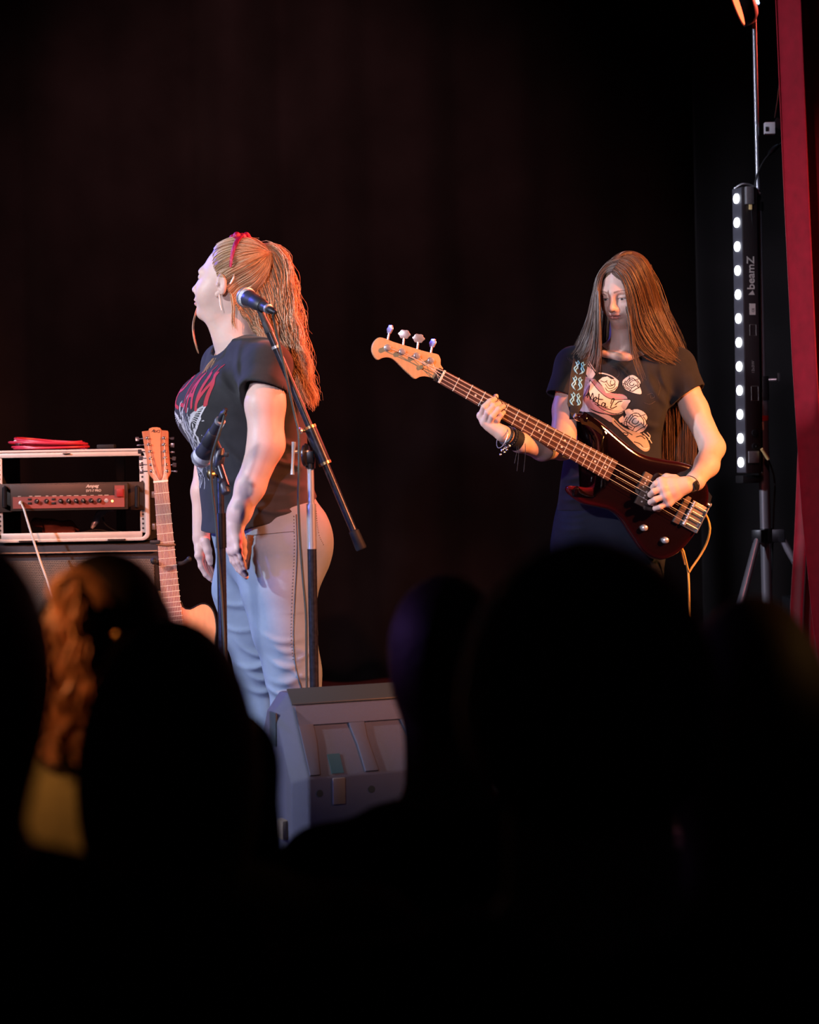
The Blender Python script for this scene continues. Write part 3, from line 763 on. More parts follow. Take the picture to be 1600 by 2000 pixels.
for (px, py, Y, ax, al, w, l, h) in [(556, 1270, -.17, (.25, 0, 1), (1, 0, -.3), .011, .04, .007), (586, 1284, -.165, (-.3, 0, 1), (1, 0, .4), .008, .03, .009), (558, 1301, -.168, (.1, 0, 1), (1, 0, -.15), .010, .035, .010), (590, 1318, -.165, (.35, 0, 1), (1, 0, -.45), .008, .03, .009), (565, 1330, -.168, (-.25, 0, 1), (1, 0, .3), .011, .04, .008),
                                     (595, 1270, -.15, (.3, 0, 1), (1, 0, -.5), .008, .03, .008), (545, 1250, -.17, (.2, 0, 1), (1, 0, -.3), .010, .05, .006), (555, 1355, -.16, (.1, 0, 1), (1, 0, .1), .009, .05, .010),
                                     (500, 1275, .02, (.3, 0, 1), (1, 0, -.4), .010, .05, .010), (505, 1300, .02, (-.25, 0, 1), (1, 0, .3), .010, .05, .012), (515, 1325, .02, (.15, 0, 1), (1, 0, -.2), .010, .05, .010), (515, 1350, .02, (0, 0, 1), (1, 0, 0), .010, .05, .008),
                                     (455, 1180, .02, (.1, 0, 1), (1, 0, .05), .008, .05, .006), (465, 1230, .02, (.1, 0, 1), (1, 0, -.1), .008, .05, .006), (490, 1100, -.10, (1, 0, .4), (-.4, 0, 1), .010, .07, -.006)]:
    jw.append((P(px, py, YS + Y), ax, al, w, l, h))
wrinkle(J, lo, hi, jw)
jv, jf = J.mesh((lo[0], lo[1] - .05, 0.06), (hi[0] + .08, hi[1] + .08, P(500, 915, YS).z), 0.0042)
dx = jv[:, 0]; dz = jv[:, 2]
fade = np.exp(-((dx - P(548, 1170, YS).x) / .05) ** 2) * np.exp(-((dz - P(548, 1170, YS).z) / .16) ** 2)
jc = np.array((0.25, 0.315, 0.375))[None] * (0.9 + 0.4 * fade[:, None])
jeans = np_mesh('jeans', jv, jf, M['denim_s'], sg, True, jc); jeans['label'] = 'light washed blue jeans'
jt = bvh(jv, jf)
M['stitch'] = mat('dark_stitching', (0.10, 0.075, 0.05), 0.8)
def on_cloth(tree, px, py, Y0=5.2, lift=0.001):
    p = P(px, py, Y0); d = (p - V(0, 0, CZ)).normalized(); h, n, _, _ = tree.ray_cast(p, d, 3.0)
    return None if h is None else h + n * lift
def seam(tree, pts, r, name, m, parent, n=40, lift=0.001):
    q = [on_cloth(tree, a[0], a[1], lift=lift) for a in crom([(x, y, 0) for x, y in pts], n)]
    q = [x for x in q if x is not None]
    if len(q) > 3: return MB().tube(q, r, 5).build(name, m, parent, smooth=True)
def stitches(tree, pts, name, m, parent, n=44):
    c = [on_cloth(tree, a[0], a[1]) for a in crom([(x, y, 0) for x, y in pts], n * 2)]
    mb = MB()
    for a, b in zip(c[::2], c[1::2]):
        if a is not None and b is not None and (a - b).length < 0.03: mb.tube([a, a.lerp(b, .55)], 0.0011, 4)
    o = mb.build(name, m, parent, smooth=True); o['kind'] = 'stuff'; return o
seam(jt, [(579, 1005), (581, 1080), (577, 1160), (574, 1240), (578, 1300), (590, 1345)], .0016, 'side_seam', M['stitch'], jeans)
stitches(jt, [(574, 1008), (575, 1080), (571, 1160), (569, 1240), (573, 1290)], 'stitching', M['stitch'], jeans)
stitches(jt, [(616, 985), (622, 1040), (632, 1065)], 'stitching', M['stitch'], jeans, 20)
seam(jt, [(484, 1046), (520, 1043), (575, 1038)], .0007, 'pocket_seam', M['stitch'], jeans)
# brown belt end and buckle below the hem
M['leather'] = mat('brown_leather', (0.16, 0.07, 0.03), 0.5, noise=.2)
bt = on_cloth(jt, 490, 1045, lift=.004) or P(490, 1045, YS - .17); bb = on_cloth(jt, 483, 1110, lift=.004) or P(483, 1110, YS - .15)
MB().tube([bt, bt.lerp(bb, .5) + V(0, -.006, 0), bb], .011, 8, flat=.25, up=V(1, 0, 0)).build('belt_strap', M['leather'], sg, smooth=True)
MB().tube([P(478, 1050, YS - .19), P(483, 1046, YS - .19), P(482, 1056, YS - .19), P(478, 1058, YS - .19)], .0016, 6).build('belt_buckle', M['steel'], sg, smooth=True)
# shoes (behind the monitor)
M['canvas_black'] = mat('black_canvas', (0.02, 0.02, 0.022), .8)
for bx, by in ((592, -.085), (532, .085)):
    s = P(bx, 1590, YS + by); S_ = Sdf(); S_.ell((s.x - .055, YS + by - .02, .038), (.135, .048, .036), .02); S_.ell((s.x + .02, YS + by, .07), (.065, .045, .06), .03)
    sv, sf = S_.mesh((s.x - .22, YS + by - .1, .002), (s.x + .14, YS + by + .1, .16), .006); np_mesh('shoe', sv, sf, M['canvas_black'], sg)
# ---- hair
tie = (503, 497)
Yc = YS - .005
HS = []
sk = lambda a, b, c: hs.v((a, b, c))
# slicked-back hair from hairline to the tie, near and far sides
hairl = [(0.058, 0.010, 0.099), (0.052, 0.036, 0.085), (0.042, 0.054, 0.060), (0.028, 0.064, 0.034), (0.010, 0.071, 0.014), (-0.006, 0.075, 0.022), (-0.030, 0.072, -0.02), (-0.05, 0.062, -0.05), (-0.066, 0.045, -0.075)]
tieL = (-0.090, 0.004, 0.090)
def surf(p, out):      # push a head-local point out to the cranium ellipsoid
    c = np.array((-0.018, 0, 0.038)); r = np.array((0.094, 0.073, 0.084)) + out; d = (np.array(p) - c); k = np.linalg.norm(d / r); return c + d / max(k, 1e-6)
def slick(rootlist, side, lift=0.006):
    gs = []
    for a, b, c in rootlist:
        r0 = np.array((a, b * side, c)); t0 = np.array(tieL)
        g = []
        for t in np.linspace(0, 1, 7):
            p = r0 * (1 - t) + t0 * t
            q = surf(p, lift + .004 * t); w = 0.0 if t == 0 else 1.0
            if a < -.02 or c < .02: w = min(1, t * 2.0)
            p2 = p * (1 - w) + q * w; g.append(hs.v(p2))
        gs.append(g)
    return gs
HS.append(sheet(slick(hairl, 1), 1500, 14, .0015, .003, short=0)); HS.append(sheet(slick(hairl, -1), 600, 14, .0015, .003, short=0))
# ponytail: outer guides left -> right, several depths
def pt(lst, dy): return pix([(a, b, YS + dy) for a, b in lst])
pony_in = [(502, 497), (512, 512), (520, 560), (532, 640), (556, 720), (580, 770)]
pony_mid = [(504, 492), (530, 497), (546, 560), (560, 640), (585, 720), (603, 785)]
pony_out = [(504, 486), (538, 482), (564, 520), (572, 600), (592, 690), (609, 790)]
for dy, n in ((-.055, 520), (-.025, 620), (.0, 520), (.03, 420), (.055, 300)):
    tl = -.11 + dy * .6
    g = [pix([(a, b, YS + dy * min(1, i / 2) + (-.06 if i > 3 else 0)) for i, (a, b) in enumerate(q)]) for q in (pony_in, pony_mid, pony_out)]
    HS.append(sheet(g, n, 26, .004, .012, wave=.0075, wn=5.5, short=.22, clump=.55))
# loose under-hair from the nape and behind the ear
ng = [[(452, 575), (470, 610), (497, 640), (520, 668)], [(470, 545), (486, 585), (507, 625), (530, 690)], [(490, 520), (506, 560), (522, 620), (552, 720)], [(502, 505), (520, 545), (535, 610), (570, 735)]]
for dy in (-.075, -.05, -.02): HS.append(sheet([pix([(a, b, YS + dy * (0.8 if i else .95) - (.03 if i > 2 else 0)) for i, (a, b) in enumerate(q)]) for q in ng], 420, 20, .004, .010, wave=.006, wn=4, short=.2, clump=.45))
# thin locks: in front of the chin, down the neck and over the far side of the chest
HS.append(sheet([pix([(420, 520, YS + .10), (398, 570, YS + .085), (384, 606, YS + .05), (377, 636, YS + .02), (380, 664, YS), (388, 690, YS)])], 22, 18, .001, .0014, short=.15))
HS.append(sheet([pix([(445, 600, YS + .08), (425, 632, YS + .07), (417, 655, YS + .05), (424, 688, YS + .0), (404, 716, YS - .05), (392, 745, YS - .06)]), pix([(450, 600, YS + .08), (432, 640, YS + .06), (422, 660, YS + .03), (428, 692, YS - .02), (414, 722, YS - .06), (398, 765, YS - .09)])], 46, 18, .001, .004, short=.35))
HS.append(sheet([pt([(452, 575), (456, 600), (455, 625), (458, 640)], -.085)], 40, 12, .002, .003, short=.3))
# fly-away hairs
HS.append(sheet([pt([(505, 490), (534, 482), (558, 500), (577, 570), (596, 660), (616, 740)], -.02), pt([(512, 494), (552, 500), (577, 560), (590, 650), (611, 790)], .03)], 46, 22, .006, .016, wave=.011, wn=5, short=.5))
HS.append(sheet([pt([(410, 492), (420, 479), (450, 467), (490, 472)], .0), pt([(440, 476), (470, 468), (505, 474), (530, 474)], .0)], 7, 12, .002, .005, short=.6))
strands_mesh('hair', HS, 0.0009, M['hair'], sg, [(0.58, 0.36, 0.20), (0.48, 0.27, 0.14), (0.68, 0.46, 0.28), (0.34, 0.17, 0.08)], label='long wavy red-blond ponytail')
M['band_red'] = mat('red_glitter', (0.42, 0.01, 0.06), .3, .3, .6, bump=.9, bscale=500)
bow = Sdf()
for i in range(9):
    a = i / 8; bow.ell(P(455 + 30 * a, 466 + 5 * math.sin(i * 2.4), YS - .02 + .02 * math.cos(i * 1.7)), (.011, .016, .012), .004)
bw = bow.mesh(*bounds([P(440, 455, YS - .07), P(500, 485, YS + .06)], .01), .0025); 
hb_ = thing_part = np_mesh('hair_bow', bw[0], bw[1], M['band_red'], sg); hb_['label'] = 'red sequinned bow on top of the head'
MB().tube([hs.v(surf((-.012 - .02 * t, math.sin(t * 1.5) * .09, .038 + math.cos(t * 1.5) * .09), .0150)) for t in np.linspace(0, 1, 10)], [.0095 * (1 - .6 * t) for t in np.linspace(0, 1, 10)], 8, flat=.3, up=V(1, 0, 0)).build('headband', M['band_red'], sg, smooth=True)
MB().tube(pt([(458, 532), (456, 543), (452, 551), (449, 555)], -.088), [.0022, .0026, .0026, .0018], 8).build('headband_tip', M['white'], sg, smooth=True)
# earring
MB().tube(pt([(428, 575), (430, 595), (433, 606)], -.082), .0016, 6).build('earring', M['white'], sg, smooth=True)
# ================================================================== BASS GUITAR
YB = 6.32
Nn, Br = P(861, 736, 5.98), P(1343, 1002, 6.14)                # nut and bridge saddle line
AX = (Nn - Br).normalized()                                      # along the neck, towards the head
nrm = V(0.04, -1, 0.10); nrm = (nrm - AX * nrm.dot(AX)).normalized()   # face of the bass
AY = nrm.cross(AX).normalized()
if AY.z < 0: AY = -AY
def bp(px, py, d=0.0):
    """photo pixel -> point on the bass face plane (lifted d along its normal)"""
    r = P(px, py, 1.0) - V(0, 0, CZ); o = V(0, 0, CZ)
    t = (Br + nrm * d - o).dot(nrm) / r.dot(nrm); return o + r * t
def bl(x, y, d=0.0): return Br + AX * x + AY * y + nrm * d
SCALE = (Nn - Br).length
bs = thing('bass_guitar', 'black-to-dark-red four-string electric bass with maple headstock held by the bassist', 'bass guitar', Br)
M['bass_body'] = mat('black_red_lacquer', (0.012, 0.003, 0.004), 0.12, 0, 0.5, coat=1.0, noise=0.2, nscale=3)
nt = M['bass_body'].node_tree; b_ = nt.nodes['Principled BSDF']
at = nt.nodes.new('ShaderNodeAttribute'); at.attribute_name = 'col'; nt.links.new(at.outputs['Color'], b_.inputs['Base Color'])
M['maple'] = mat('maple', (0.62, 0.40, 0.20), 0.35, 0, 0.4, noise=0.12, nscale=5, stretch=(30, 3, 3), coat=0.3)
M['rosewood'] = mat('rosewood', (0.085, 0.035, 0.024), 0.45, 0, 0.4, noise=0.3, nscale=8, stretch=(20, 4, 4))
M['fret'] = mat('fret_wire', (0.85, 0.80, 0.70), 0.35, 0.25)
M['string_steel'] = mat('string_steel', (0.80, 0.74, 0.66), 0.4, 0.3)
M['pickup'] = mat('pickup_cover', (0.09, 0.05, 0.035), 0.5)
def smooth_outline(pp, n): return [Vector(q) for q in crom(pp + [pp[0]], n + 1)[:-1]]
out_px = [(1169, 884), (1168, 862), (1158, 842), (1142, 828), (1127, 818), (1128, 809), (1140, 808), (1162, 815), (1186, 832), (1214, 856), (1240, 877), (1266, 890), (1300, 897), (1335, 903), (1362, 914), (1381, 938), (1387, 968), (1380, 1000), (1364, 1036), (1342, 1066), (1318, 1086), (1288, 1094), (1258, 1078), (1234, 1045), (1212, 1012), (1192, 997), (1165, 990), (1140, 984), (1120, 970), (1109, 957), (1113, 949), (1132, 950), (1152, 952), (1165, 944), (1168, 930), (1178, 915), (1176, 896)]
ol = smooth_outline([bp(a, b) for a, b in out_px], 150)
TH = 0.040
vs, fs, cc = [], [], []
def ring_at(inset, d):
    n = len(ol); c = []
    for i, p in enumerate(ol):
        t = (ol[(i + 1) % n] - ol[i - 1]).normalized(); nn = nrm.cross(t).normalized()
        c.append(p - nn * inset * SGN + nrm * d)
    return c
area = sum((ol[i] - Br).cross(ol[(i + 1) % len(ol)] - Br).dot(nrm) for i in range(len(ol)))
SGN = 1
def ar_(q): return abs(sum((q[i] - Br).cross(q[(i + 1) % len(q)] - Br).dot(nrm) for i in range(len(q))))
if ar_(ring_at(.01, 0)) > ar_(ol): SGN = -1
prof = [(0.030, 0.0003), (0.014, 0.0), (0.009, -0.0012), (0.004, -0.004), (0.001, -0.009), (0, -0.015), (0, -0.027), (0.003, -0.034), (0.010, -0.0395), (0.02, -0.040)]
rings = [ring_at(a, d) for a, d in prof]
n = len(ol)
for r_ in rings: vs += [tuple(q) for q in r_]
for i in range(len(rings) - 1):
    for k in range(n): fs.append((i * n + k, i * n + (k + 1) % n, (i + 1) * n + (k + 1) % n, (i + 1) * n + k))
bm = bmesh.new(); bvs = [bm.verts.new(Vector(q) - ROOT[bs.name]) for q in vs]
for f in fs: bm.faces.new([bvs[i] for i in f])
top = bm.faces.new([bvs[k] for k in range(n)]); bot = bm.faces.new([bvs[(len(rings) - 1) * n + k] for k in range(n)][::-1])
bmesh.ops.triangulate(bm, faces=[top, bot]); bmesh.ops.recalc_face_normals(bm, faces=bm.faces)
for f in bm.faces: f.smooth = True
me = bpy.data.meshes.new('bass_body'); bm.to_mesh(me); bm.free()
edge_c = np.zeros((len(me.vertices), 4), np.float32); edge_c[:] = (0.006, 0.002, 0.003, 1)
for i, (ins, d) in enumerate(prof):
    w = [0.0, 0.08, .35, .7, 1, 1, 1, .8, .4, .1][i]
    for k in range(n):
        q = vs[i * n + k]; lowhorn = math.exp(-((Vector(q) - bp(1120, 965)).length / 0.09) ** 2) + .35
        edge_c[i * n + k, :3] = np.array((0.006, 0.002, 0.003)) + np.array((0.08, 0.003, 0.005)) * w * lowhorn
a_ = me.attributes.new('col', 'FLOAT_COLOR', 'POINT'); a_.data.foreach_set('color', edge_c.ravel())
link('bass_body', me, M['bass_body'], bs)['label'] = 'glossy black body with dark red burst edges'
# neck: local taper, y half-widths
NUTW, ENDW = 0.0195, 0.031
NL = SCALE
bodyjoin = (bp(1185, 917) - Br).dot(AX)
def hw(x): return ENDW + (NUTW - ENDW) * (x - (bodyjoin)) / (NL - bodyjoin)
x_end = (bp(1196, 920) - Br).dot(AX)
mb = MB()
pts = [bl(NL + .004, NUTW, .004), bl(x_end, hw(x_end), .004), bl(x_end, -hw(x_end), .004), bl(NL + .004, -NUTW, .004)]
mb.prism(pts, nrm * 0.008); mb.build('fingerboard', M['rosewood'], bs, bevel=.001)
mb = MB(); secs = []
for x in np.linspace(NL + .01, x_end + .03, 12):
    w = hw(x) * .98; secs.append([bl(x, w * math.cos(t), 0.004 - 0.021 * math.sin(t) ** .8 if 0 < t < math.pi else .004) for t in np.linspace(0, math.pi, 11)])
b0 = len(mb.v); m_ = len(secs[0])
for s_ in secs: mb.v += s_
for i in range(len(secs) - 1):
    for k in range(m_): mb.f.append((b0 + i * m_ + k, b0 + i * m_ + (k + 1) % m_, b0 + (i + 1) * m_ + (k + 1) % m_, b0 + (i + 1) * m_ + k))
mb.f.append(tuple(range(m_))); mb.f.append(tuple((len(secs) - 1) * m_ + k for k in range(m_))[::-1])
mb.build('neck', M['maple'], bs, smooth=True)
# headstock traced on its own plane
hd_px = [(866, 720), (861, 712), (861, 702), (857, 694), (852, 691), (830, 686), (800, 677), (770, 668), (752, 661), (741, 659), (733, 665), (728, 674), (727, 685), (731, 695), (738, 703), (745, 700), (755, 698), (765, 700), (775, 707), (787, 719), (800, 731), (811, 740), (818, 737), (828, 735), (840, 737), (851, 741), (858, 744)]
hp = [bp(a, b, .001) for a, b in hd_px]
MB().prism(smooth_outline(hp, 110), -nrm * 0.015).build('headstock', M['maple'], bs, bevel=.0012, angle=50)
MB().prism([bl(NL + .003, NUTW, .0125), bl(NL - .003, NUTW, .0125), bl(NL - .003, -NUTW, .0125), bl(NL + .003, -NUTW, .0125)], nrm * .004).build('nut', M['bone'], bs, bevel=.0006)
MB().prism([bl(NL + .016, NUTW, .002), bl(NL + .005, NUTW, .002), bl(NL + .005, -NUTW, .002), bl(NL + .016, -NUTW, .002)], nrm * .007).build('nut_shelf', M['black_plastic'], bs)
for k in range(1, 21):
    x = NL * (0.5 ** (k / 12.0))
    if x < x_end + .004: break
    w = hw(x) + .0003
    MB().tube([bl(x, w, .0123), bl(x, -w, .0123)], .0013, 6).build('fret', M['fret'], bs, smooth=True)
for k in (3, 5, 7, 9, 12, 15, 17, 19):
    x = NL * (0.5 ** (k / 12.0) + 0.5 ** ((k - 1) / 12.0)) / 2
    for yy in ((.010, -.010) if k == 12 else (0,)):
        MB().cyl(bl(x, yy, .0118), bl(x, yy, .0124), .0032, seg=14).build('fret_marker', M['bone'], bs)
posts = [bp(758.5, 679, .012), bp(787, 687, .012), bp(815.5, 695, .012), bp(843, 704, .012)]
tips = [(762, 643), (790, 651), (818, 658), (846, 667)]
for i, po in enumerate(posts):
    t = MB().lathe(po - nrm * .012, nrm, [(0, .0105), (.001, .0105), (.003, .0085), (.0035, .0068), (.016, .0060), (.017, .0068), (.019, .0068), (.0195, .003)], 20).build('tuner', M['chrome'], bs, smooth=True)
    tp = bp(*tips[i], -.010); ed = bp(*[(758, 661), (788, 671), (815.5, 679), (842, 688)][i], -.010)
    d = (tp - ed).normalized()
    MB().cyl(ed - d * .012, ed + d * .016, .0032, seg=10).build('tuner_shaft', M['chrome'], t, smooth=True)
    c = ed + d * .026
    turn = (1.35, .25, .15, 1.3)[i]
    side = (d.cross(nrm)).normalized(); pl = (side * math.cos(turn) + nrm * math.sin(turn)).normalized(); th = d.cross(pl).normalized()
    prf = []
    for q in range(28):
        a = 2 * math.pi * q / 28; rr = 1 + .09 * math.cos(6 * a)
        prf.append(c + pl * (math.cos(a) * .0165 * rr) + d * (math.sin(a) * .0125 * rr) - th * .0022)
    MB().prism(prf, th * .0044).build('tuner_button', M['chrome'], t, bevel=.0012)
MB().cyl(bp(823, 717, .0), bp(823, 717, .009), .0065, .0055, 18).build('string_tree', M['brass'], bs, smooth=True)
# strings from post over nut to the saddles
M['pole_piece'] = M['chrome']
sad = []
for i in range(4):
    yn = NUTW * (.78 - .52 * i); yb = .0285 - .019 * i
    a = posts[i] + nrm * .002; b = bl(NL, yn, .0168); c = bl(0.0, yb, .0185)
    sad.append(c)
    MB().tube([a, b, c], [.0011 - .00016 * i] * 3, 6).build('string', M['string_steel'], bs, smooth=True)
# pickups: split pair + bridge bar, as seen under the plucking hand
for (q, w_, l_) in (((1262, 948), .017, .058), ((1248, 978), .017, .056)):
    pass
pa, pb_ = bp(1268, 935, .004), bp(1254, 984, .004)
mid = (bp(1262, 944, .004), bp(1252, 974, .004))
for c in ((1259, 941), (1256, 970)):
    c0 = bp(*c, .004); mb = MB().box(c0, (.026, .054, .013), (AX, AY, nrm)); pk = mb.build('pickup', M['pickup'], bs, bevel=.002)
for i in range(4):
    yb = .0285 - .0195 * i; xx = ((bp(1259, 941) - Br).dot(AX) if i < 2 else (bp(1256, 970) - Br).dot(AX))
    for s in (-1, 1):
        MB().cyl(bl(xx, yb + s * .006, .010), bl(xx, yb + s * .006, .0118), .0026, seg=10).build('pole_piece', M['chrome'], bs, smooth=True)
xb = (bp(1325, 985) - Br).dot(AX)
MB().box(bl(.02, 0, .004), (.018, .086, .011), (AX, AY, nrm)).build('pickup', M['pickup'], bs, bevel=.002)
M['bridge_dark'] = mat('dull_chrome', (.30, .27, .25), .35, .7)
br = MB().box(bl(-.022, 0, .003), (.050, .080, .004), (AX, AY, nrm)).box(bl(-.046, 0, .009), (.003, .080, .015), (AX, AY, nrm)).build('bridge', M['bridge_dark'], bs, bevel=.001)
for i in range(4):
    yb = .0285 - .019 * i
    MB().cyl(bl(-.001, yb - .008, .0125), bl(-.001, yb + .008, .0125), .0052, seg=12).build('saddle', M['chrome'], br, smooth=True)
    MB().cyl(bl(-.006, yb, .0115), bl(-.046, yb, .0115), .0020, seg=8).build('saddle_screw', M['chrome'], br, smooth=True)
for q in ((1257, 1031), (1298, 1055)):
    MB().lathe(bp(*q, .0), nrm, [(0, .0095), (.002, .0098), (.012, .0090), (.0165, .0082), (.0185, .0055), (.0188, .001)], 24).build('knob', M['chrome'], bs, smooth=True)
MB().lathe(bp(1127, 814, -.012), AX, [(-.002, .004), (.004, .004), (.007, .0075), (.009, .007), (.0095, .002)], 14).build('strap_button', M['chrome'], bs, smooth=True)
MB().lathe(bp(1383, 985, -.02), -AX, [(-.002, .004), (.004, .004), (.007, .0075), (.009, .007), (.0095, .002)], 14).build('strap_button', M['chrome'], bs, smooth=True)

# ================================================================== BASSIST
ba = thing('person', 'bassist with very long straight brown hair in black rose-print T-shirt, looking down', 'person', (P(1200, 1600, YB).x, YB, 0))
BF = V(-math.sin(math.radians(10)), -math.cos(math.radians(10)), 0)
BL_ = V(0, 0, 1).cross(BF)
yaw, pit = math.radians(38), math.radians(18)
hf = head_frame(P(1225, 567, YB - .035), V(-math.sin(yaw) * math.cos(pit), -math.cos(yaw) * math.cos(pit), -math.sin(pit)), math.radians(-2), 0.915)
B = Sdf()
add_head(B, hf, low=.83, ears=False)
B.cone(P(1224, 600, YB + .015), P(1222, 690, YB + .01), .047, .050, .03)
B.cone(P(1216, 640, YB - .03), P(1218, 690, YB - .035), .026, .035, .03)
RG = [(1040, 1188, .100, .158), (985, 1191, .092, .145), (920, 1196, .086, .135), (850, 1201, .086, .128), (790, 1210, .092, .136), (735, 1219, .082, .140), (700, 1222, .062, .122), (682, 1222, .045, .075)]
B.zloft([ring(a, b, f - .010, l - .010, YB) for a, b, f, l in RG], BF, .03)
# collar bones
B.cone(P(1180, 690, YB - .060), P(1212, 697, YB - .075), .010, .009, .02); B.cone(P(1262, 690, YB - .058), P(1228, 697, YB - .075), .010, .009, .02)
B.cone(P(1222, 700, YB), P(1121, 714, YB + .01), .048, .045, .03); B.cone(P(1222, 700, YB), P(1322, 716, YB), .048, .045, .03)
# fretting arm (image left)
armA = [P(1121, 716, YB + .01), P(1108, 800, YB - .02), P(1098, 872, YB - .08), P(1060, 876, YB - .20), P(1015, 864, YB - .30), P(988, 850, YB - .335)]
B.limb(armA, [.044, .041, .037, .033, .026, .0215], .018)
wrA = P(984, 848, YB - .34)
# depth of the neck face near the hand
ynk = bp(965, 800, .014).y
kA = [P(939.5, 812, ynk - .010), P(947, 825, ynk - .016), P(955, 832, ynk - .016), P(966, 836, ynk - .008)]
fA = [pix([(939.5, 812, ynk - .010), (946, 795, ynk - .030), (957, 784, ynk - .026), (968, 778.5, ynk - .008)]),
      pix([(947, 825, ynk - .016), (953, 806, ynk - .036), (964, 793, ynk - .032), (976, 787, ynk - .010)]),
      pix([(955, 832, ynk - .016), (962, 813, ynk - .038), (974, 799, ynk - .034), (985, 792.5, ynk - .010)]),
      pix([(966, 836, ynk - .008), (972, 820, ynk - .030), (979, 810.5, ynk - .030), (985, 804.5, ynk - .010)])]
hand(B, wrA, kA, fA, pix([(972, 832, ynk + .030), (962, 812, ynk + .05), (964, 792, ynk + .05), (969, 774, ynk + .038)]), .023, .0098, .0082)
# plucking arm (image right)
armB = [P(1322, 717, YB), P(1357, 800, YB - .03), P(1392, 874, YB - .08), P(1381, 908, YB - .15), P(1358, 940, YB - .22), P(1347, 946, YB - .235)]
B.limb(armB, [.042, .0385, .0350, .0335, .0245, .0215], .018)
yf = bp(1290, 960, .03).y
wrB = P(1342, 946, YB - .245)
kB = [P(1292, 940, yf - .030), P(1295, 954, yf - .040), P(1300, 968, yf - .040), P(1306, 982, yf - .030)]
fB = [pix([(1292, 940, yf - .030), (1281, 945, yf - .030), (1276, 952, yf - .012), (1281, 958, yf + .004)]),
      pix([(1295, 954, yf - .040), (1277, 960, yf - .042), (1271, 966, yf - .018), (1279, 970, yf + .002)]),
      pix([(1300, 968, yf - .040), (1280, 976, yf - .042), (1271, 981, yf - .018), (1279, 985, yf + .002)]),
      pix([(1306, 982, yf - .030), (1290, 990, yf - .034), (1280, 993, yf - .014), (1287, 996, yf + .002)])]
hand(B, wrB, kB, fB, pix([(1318, 936, yf - .01), (1302, 933, yf - .004), (1288, 940, yf + .004), (1278, 950, yf + .010)]), .026, .0108, .0084)
B.limb([P(1150, 1050, YB), P(1140, 1300, YB - .02), P(1140, 1570, YB)], [.07, .045, .035], .03); B.limb([P(1235, 1050, YB), P(1248, 1300, YB - .02), P(1262, 1570, YB)], [.07, .045, .035], .03)
c1 = P(1222, 684, YB).z
v1 = B.mesh((hf.o[0] - .125, hf.o[1] - .14, c1 - .03), (hf.o[0] + .125, hf.o[1] + .14, hf.o[2] + .14), .0013)
bA = bounds([p for f in fA for p in f] + [wrA], .03); v2 = B.mesh(bA[0], bA[1], .0015)
bB = bounds([p for f in fB for p in f] + [wrB], .03); v3 = B.mesh(bB[0], bB[1], .0016)
lo, hi = bounds([P(930, 640, 5.85), P(1430, 1600, 6.5)], .03)
v4 = B.mesh((lo[0], lo[1], .05), (hi[0], hi[1], c1 - .02), .0042)
v4 = drop(v4, [bA, bB])
v1 = drop(v1, [])
bv, bf = merge(v1, v2, v3, v4)
HC_B = (0.10, 0.048, 0.024)
part_y = -0.004
hl_b = lambda x, y, z: (((z > 0.074 - 1.1 * np.abs(y - part_y) ** 1.15) & (np.abs(y - part_y) > .0012 + .0 * x)) & (z > -.02) | (x < .01) & (z > -.07)) & ~((np.abs(y - part_y) < .0018) & (z > .05)) & ~((x > .03) & (z < -.03))
cols = face_cols(bv, hf, (0.66, 0.45, 0.37), HC_B, brow=(0.17, 0.085, 0.05), hairline=hl_b, gaze=(0.001, -.002), lid=.35, low=.83)
# dark nails on the fretting hand
for f in fA:
    tip = np.array(f[-1]); prev = np.array(f[-2]); d = (tip - prev) / np.linalg.norm(tip - prev)
    q = bv - (tip + d * .004); out = np.array((0.15, -1, .35)); out /= np.linalg.norm(out)
    cols[(np.linalg.norm(q, axis=1) < .0085) & (q @ out > .003)] = (.012, .010, .014)
np_mesh('body', bv, bf, M['skin'], ba, True, cols)
# ---- T-shirt
M['tee_b'] = mat('black_cotton', (0.020, 0.019, 0.021), 0.85, 0, 0.2, noise=0.2, nscale=25, bump=0.12, bscale=900, sheen=.06)
T = Sdf()
RG2 = [(995, 1190, .105, .156), (985, 1191, .103, .153), (920, 1195, .098, .147), (850, 1201, .098, .138), (790, 1210, .104, .145), (735, 1219, .092, .150), (702, 1222, .070, .132), (684, 1222, .054, .092)]
T.zloft([ring(a, b, f, l, YB) for a, b, f, l in RG2], BF, .02, p=2.25)
for s in (1, -1): T.ell(P(1212 + s * 42, 792, YB - .085), (.052, .040, .055), .05)
T.cone(P(1222, 702, YB), P(1121, 714, YB + .01), .056, .054, .03); T.cone(P(1222, 702, YB), P(1322, 716, YB), .056, .054, .03)
dA = (P(1104, 800, YB - .02) - P(1121, 714, YB + .01)).normalized(); dB = (P(1357, 800, YB - .03) - P(1322, 716, YB)).normalized()
T.cone(P(1121, 714, YB + .01), P(1100, 785, YB - .015), .053, .057, .02); T.cone(P(1322, 716, YB), P(1350, 785, YB - .025), .053, .057, .02)
cutoff(P(1100, 777, YB - .01), dA + V(-.12, 0, .02), .10, T); cutoff(P(1349, 771, YB - .02), dB + V(.10, 0, .22), .10, T)
T.cone(P(1102, 773, YB - .012), P(1098, 810, YB - .02), .049, .053, .004, 's'); T.cone(P(1346, 768, YB - .018), P(1357, 810, YB - .03), .048, .051, .004, 's')
T.ell(P(1219, 655, YB - .03), (.071, .085, .062), .006, 's')
wr = []
